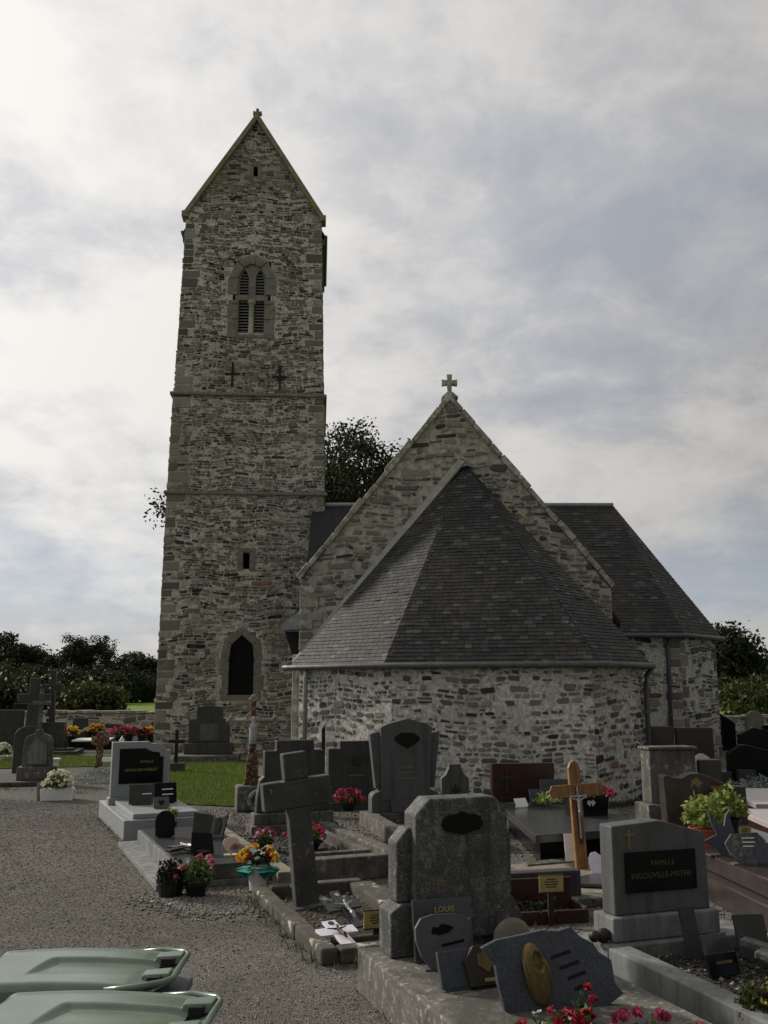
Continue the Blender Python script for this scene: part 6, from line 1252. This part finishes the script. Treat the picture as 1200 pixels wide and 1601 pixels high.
t = thing('white_cross_plaque', 'small white cross shaped plaque below the red headstone', 'plaque', (7.25, 21.9, 0.35), 5); mprism('cross', 'white_marble', t, [(-0.1, 0), (0.14, 0), (0.12, 0.22), (0.26, 0.2), (0.2, 0.28), (0.06, 0.36), (-0.04, 0.36), (-0.2, 0.24), (-0.26, 0.17), (-0.12, 0.2)], 0, 0.04)
t = thing('low_grave', 'low dark kerbed grave carrying the white cross plaque', 'grave', (6.8, 21.4, 0), 5); mbox('slab', 'brown_granite', t, -0.3, 1.0, 0, 1.6, 0, 0.35, 0.015)

# ------------------------------------------------------------------ wheeled bins
def bin_(label, loc, rot):
    """local x: hinge (0) to front (0.76); y across; lid top at z = 1.07"""
    T = thing('wheeled_bin', label, 'bin', loc, rot, 'green wheeled bins'); T.scale = (1, 0.92, 1)
    m_ = MB(); a = (0.10, 0.66, 0.22); b_ = (0.02, 0.74, 0.275)
    m_.add([(a[0], -a[2], 0.06), (a[1], -a[2], 0.06), (a[1], a[2], 0.06), (a[0], a[2], 0.06), (b_[0], -b_[2], 0.96), (b_[1], -b_[2], 0.96), (b_[1], b_[2], 0.96), (b_[0], b_[2], 0.96)], [(0, 3, 2, 1), (0, 1, 5, 4), (1, 2, 6, 5), (2, 3, 7, 6), (3, 0, 4, 7)]); m_.build('body', 'bin_grey', T, 0.03)
    m_ = MB(); m_.slab([(0.0, -0.295), (0.80, -0.295), (0.86, -0.25), (0.86, 0.25), (0.80, 0.295), (0.0, 0.295)], 0.905, 0.945); m_.build('rim', 'bin_grey', T, 0.008)
    # lid: crowned sheet with a sunk panel, skirt all round
    nx, ny = 90, 76; v = []; f = []
    def hz(x, y):
        X, Y = x / 0.74, abs(y) / 0.285
        z = 1.040 + 0.010 * (1 - Y ** 2) + 0.014 * math.sin(math.pi * min(X, 1)) + 0.007 * math.exp(-((Y - 0.90) / 0.05) ** 2) - 0.009 * max(0, X - 0.9) * 5
        s = lambda t: 1 / (1 + math.exp(-t))
        z -= 0.026 * s((x - 0.26 - 0.16 * (y + 0.08)) / 0.004) * s((0.105 - y) / 0.004) * s((y + 0.115 - 0.05 * (x - 0.26)) / 0.03) * (0.55 + 0.45 * s((y - 0.0) / 0.06))
        e = max(0, Y - 0.95) / 0.05; z -= 0.022 * e * e; e = max(0, 0.05 - x) / 0.05; z -= 0.03 * e * e
        return z
    for i in range(nx + 1):
        for j in range(ny + 1): x, y = 0.74 * i / nx, -0.285 + 0.57 * j / ny; v.append((x, y, hz(x, y)))
    for i in range(nx):
        for j in range(ny): q = i * (ny + 1) + j; f.append((q, q + ny + 1, q + ny + 2, q + 1))
    edge = [i * (ny + 1) for i in range(nx + 1)] + [nx * (ny + 1) + j for j in range(1, ny + 1)] + [i * (ny + 1) + ny for i in range(nx - 1, -1, -1)] + [j for j in range(ny - 1, 0, -1)]
    o0 = len(v)
    for e in edge: v.append((v[e][0] * 1.004, v[e][1] * 1.012, 0.955))
    n = len(edge)
    for k in range(n): f.append((edge[k], o0 + k, o0 + (k + 1) % n, edge[(k + 1) % n])[::-1])
    m_ = MB(); m_.add(v, f); lid = m_.build('lid', 'bin_green', T, smooth=True)
    sd = lid.modifiers.new('split', 'EDGE_SPLIT'); sd.split_angle = R(50)
    # front grip: raised lip joined to the lid by two box brackets
    m_ = MB(); m_.tube([(0.60, -0.292, 1.035), (0.72, -0.285, 1.045), (0.82, -0.235, 1.05), (0.845, -0.18, 1.05), (0.845, 0.18, 1.05), (0.82, 0.235, 1.05), (0.72, 0.285, 1.045), (0.60, 0.292, 1.035)], 0.013, 8); m_.build('grip', 'bin_green', lid, smooth=True)
    m_ = MB(); m_.add([(0.735, -0.275, 1.005), (0.842, -0.19, 1.035), (0.842, 0.19, 1.035), (0.735, 0.275, 1.005)], [(0, 1, 2, 3)]); m_.build('front_web', 'bin_green', lid)
    for y in (-0.13, 0.15):
        m_ = MB(); m_.add([(0.70, y - 0.045, 1.012), (0.83, y - 0.05, 1.036), (0.83, y + 0.05, 1.036), (0.70, y + 0.045, 1.012), (0.72, y - 0.04, 1.06), (0.83, y - 0.045, 1.068), (0.83, y + 0.045, 1.068), (0.72, y + 0.04, 1.06)], [(4, 5, 6, 7), (0, 1, 5, 4), (1, 2, 6, 5), (2, 3, 7, 6), (3, 0, 4, 7)]); m_.build('bracket', 'bin_green', lid, 0.006)
        mbox('bracket_slot', 'black_plastic', lid, 0.745, 0.80, y - 0.068, y - 0.035, 1.028, 1.058, 0.003)
    m_ = MB(); m_.tube([(-0.05, -0.24, 1.0), (-0.05, 0.24, 1.0)], 0.016, 8); m_.build('handle', 'bin_grey', T, smooth=True)
    for y in (-0.2, 0.2): mbox('hinge', 'bin_grey', T, -0.06, 0.03, y - 0.025, y + 0.025, 0.965, 1.02, 0.005)
    for y in (-0.26, 0.26):
        m_ = MB(); m_.tube([(0.10, y - 0.025, 0.1), (0.10, y + 0.025, 0.1)], 0.1, 18); m_.build('wheel', 'black_plastic', T)
    return T
bin_('green lidded wheeled bin at the lower left, the farther of the two', (-1.70, 4.17, 0), 1)
bin_('green lidded wheeled bin at the lower left corner, the nearer of the two', (-1.46, 3.60, 0), -2)

# ------------------------------------------------------------------ weeds along the stones, fallen leaves
def weeds():
    rng = np.random.default_rng(91); C_ = []
    def along(a, b, n, sp=0.05):
        t = rng.random((n, 1)); k = np.sin(t * 37 + a[0]) + np.sin(t * 91 + a[1]); q = np.array(a) * (1 - t) + np.array(b) * t
        q = q + rng.normal(0, sp, (n, 2)); C_.append(q[(k[:, 0] > 0.1)])
    for i in range(3): along((pts[i][0], pts[i][1] - 0.12), (pts[i + 1][0], pts[i + 1][1] - 0.12), 2600, 0.10)
    along((-0.55, 7.95), (-1.42, 10.4), 500); along((-0.45, 7.9), (0.4, 8.25), 260); along((-0.12, 7.4), (0.7, 5.2), 500)
    along((1.65, 7.35), (2.6, 4.9), 600); along((-1.3, 10.8), (-2.9, 15.5), 500, 0.08); along((-3.8, 14.05), (-4.95, 16.7), 300); along((0.95, 11.0), (2.2, 11.6), 700, 0.2); along((0.6, 9.0), (1.9, 10.2), 900, 0.25)
    along((-7.8, 32.2), (-2.2, 32.5), 900, 0.12); along((-6.2, 20.4), (-12, 22.5), 900, 0.15)
    q = np.concatenate(C_); n = len(q); a = rng.uniform(0, 6.28, n); h = 0.055 * rng.lognormal(0, 0.5, n); d = np.stack([np.cos(a), np.sin(a)], 1); v = np.zeros((n, 3, 3))
    v[:, 0, :2] = q - d * 0.006; v[:, 1, :2] = q + d * 0.006; v[:, 2, :2] = q + rng.normal(0, 0.45, (n, 2)) * h[:, None]; v[:, 2, 2] = h; v[:, :2, 2] = 0.003
    tag(link('weeds', arrmesh('weeds', v.reshape(-1, 3), 3, 'weed')), 'thin weeds and grass growing along kerbs and wall feet', 'weeds', kind='stuff')
    n = 260; q = np.stack([rng.uniform(-7, 6, n), rng.uniform(5.5, 19, n), np.full(n, 0.014)], 1); L_ = leaves(q, 0.05, 0.7, rng).reshape(n, 4, 3); L_[:, :, 2] = 0.014 + (L_[:, :, 2] - 0.014) * 0.25
    tag(link('fallen_leaves', arrmesh('fallen_leaves', L_.reshape(-1, 3), 4, 'dead_leaf')), 'small brown fallen leaves scattered on the gravel', 'leaves', kind='stuff')
weeds()
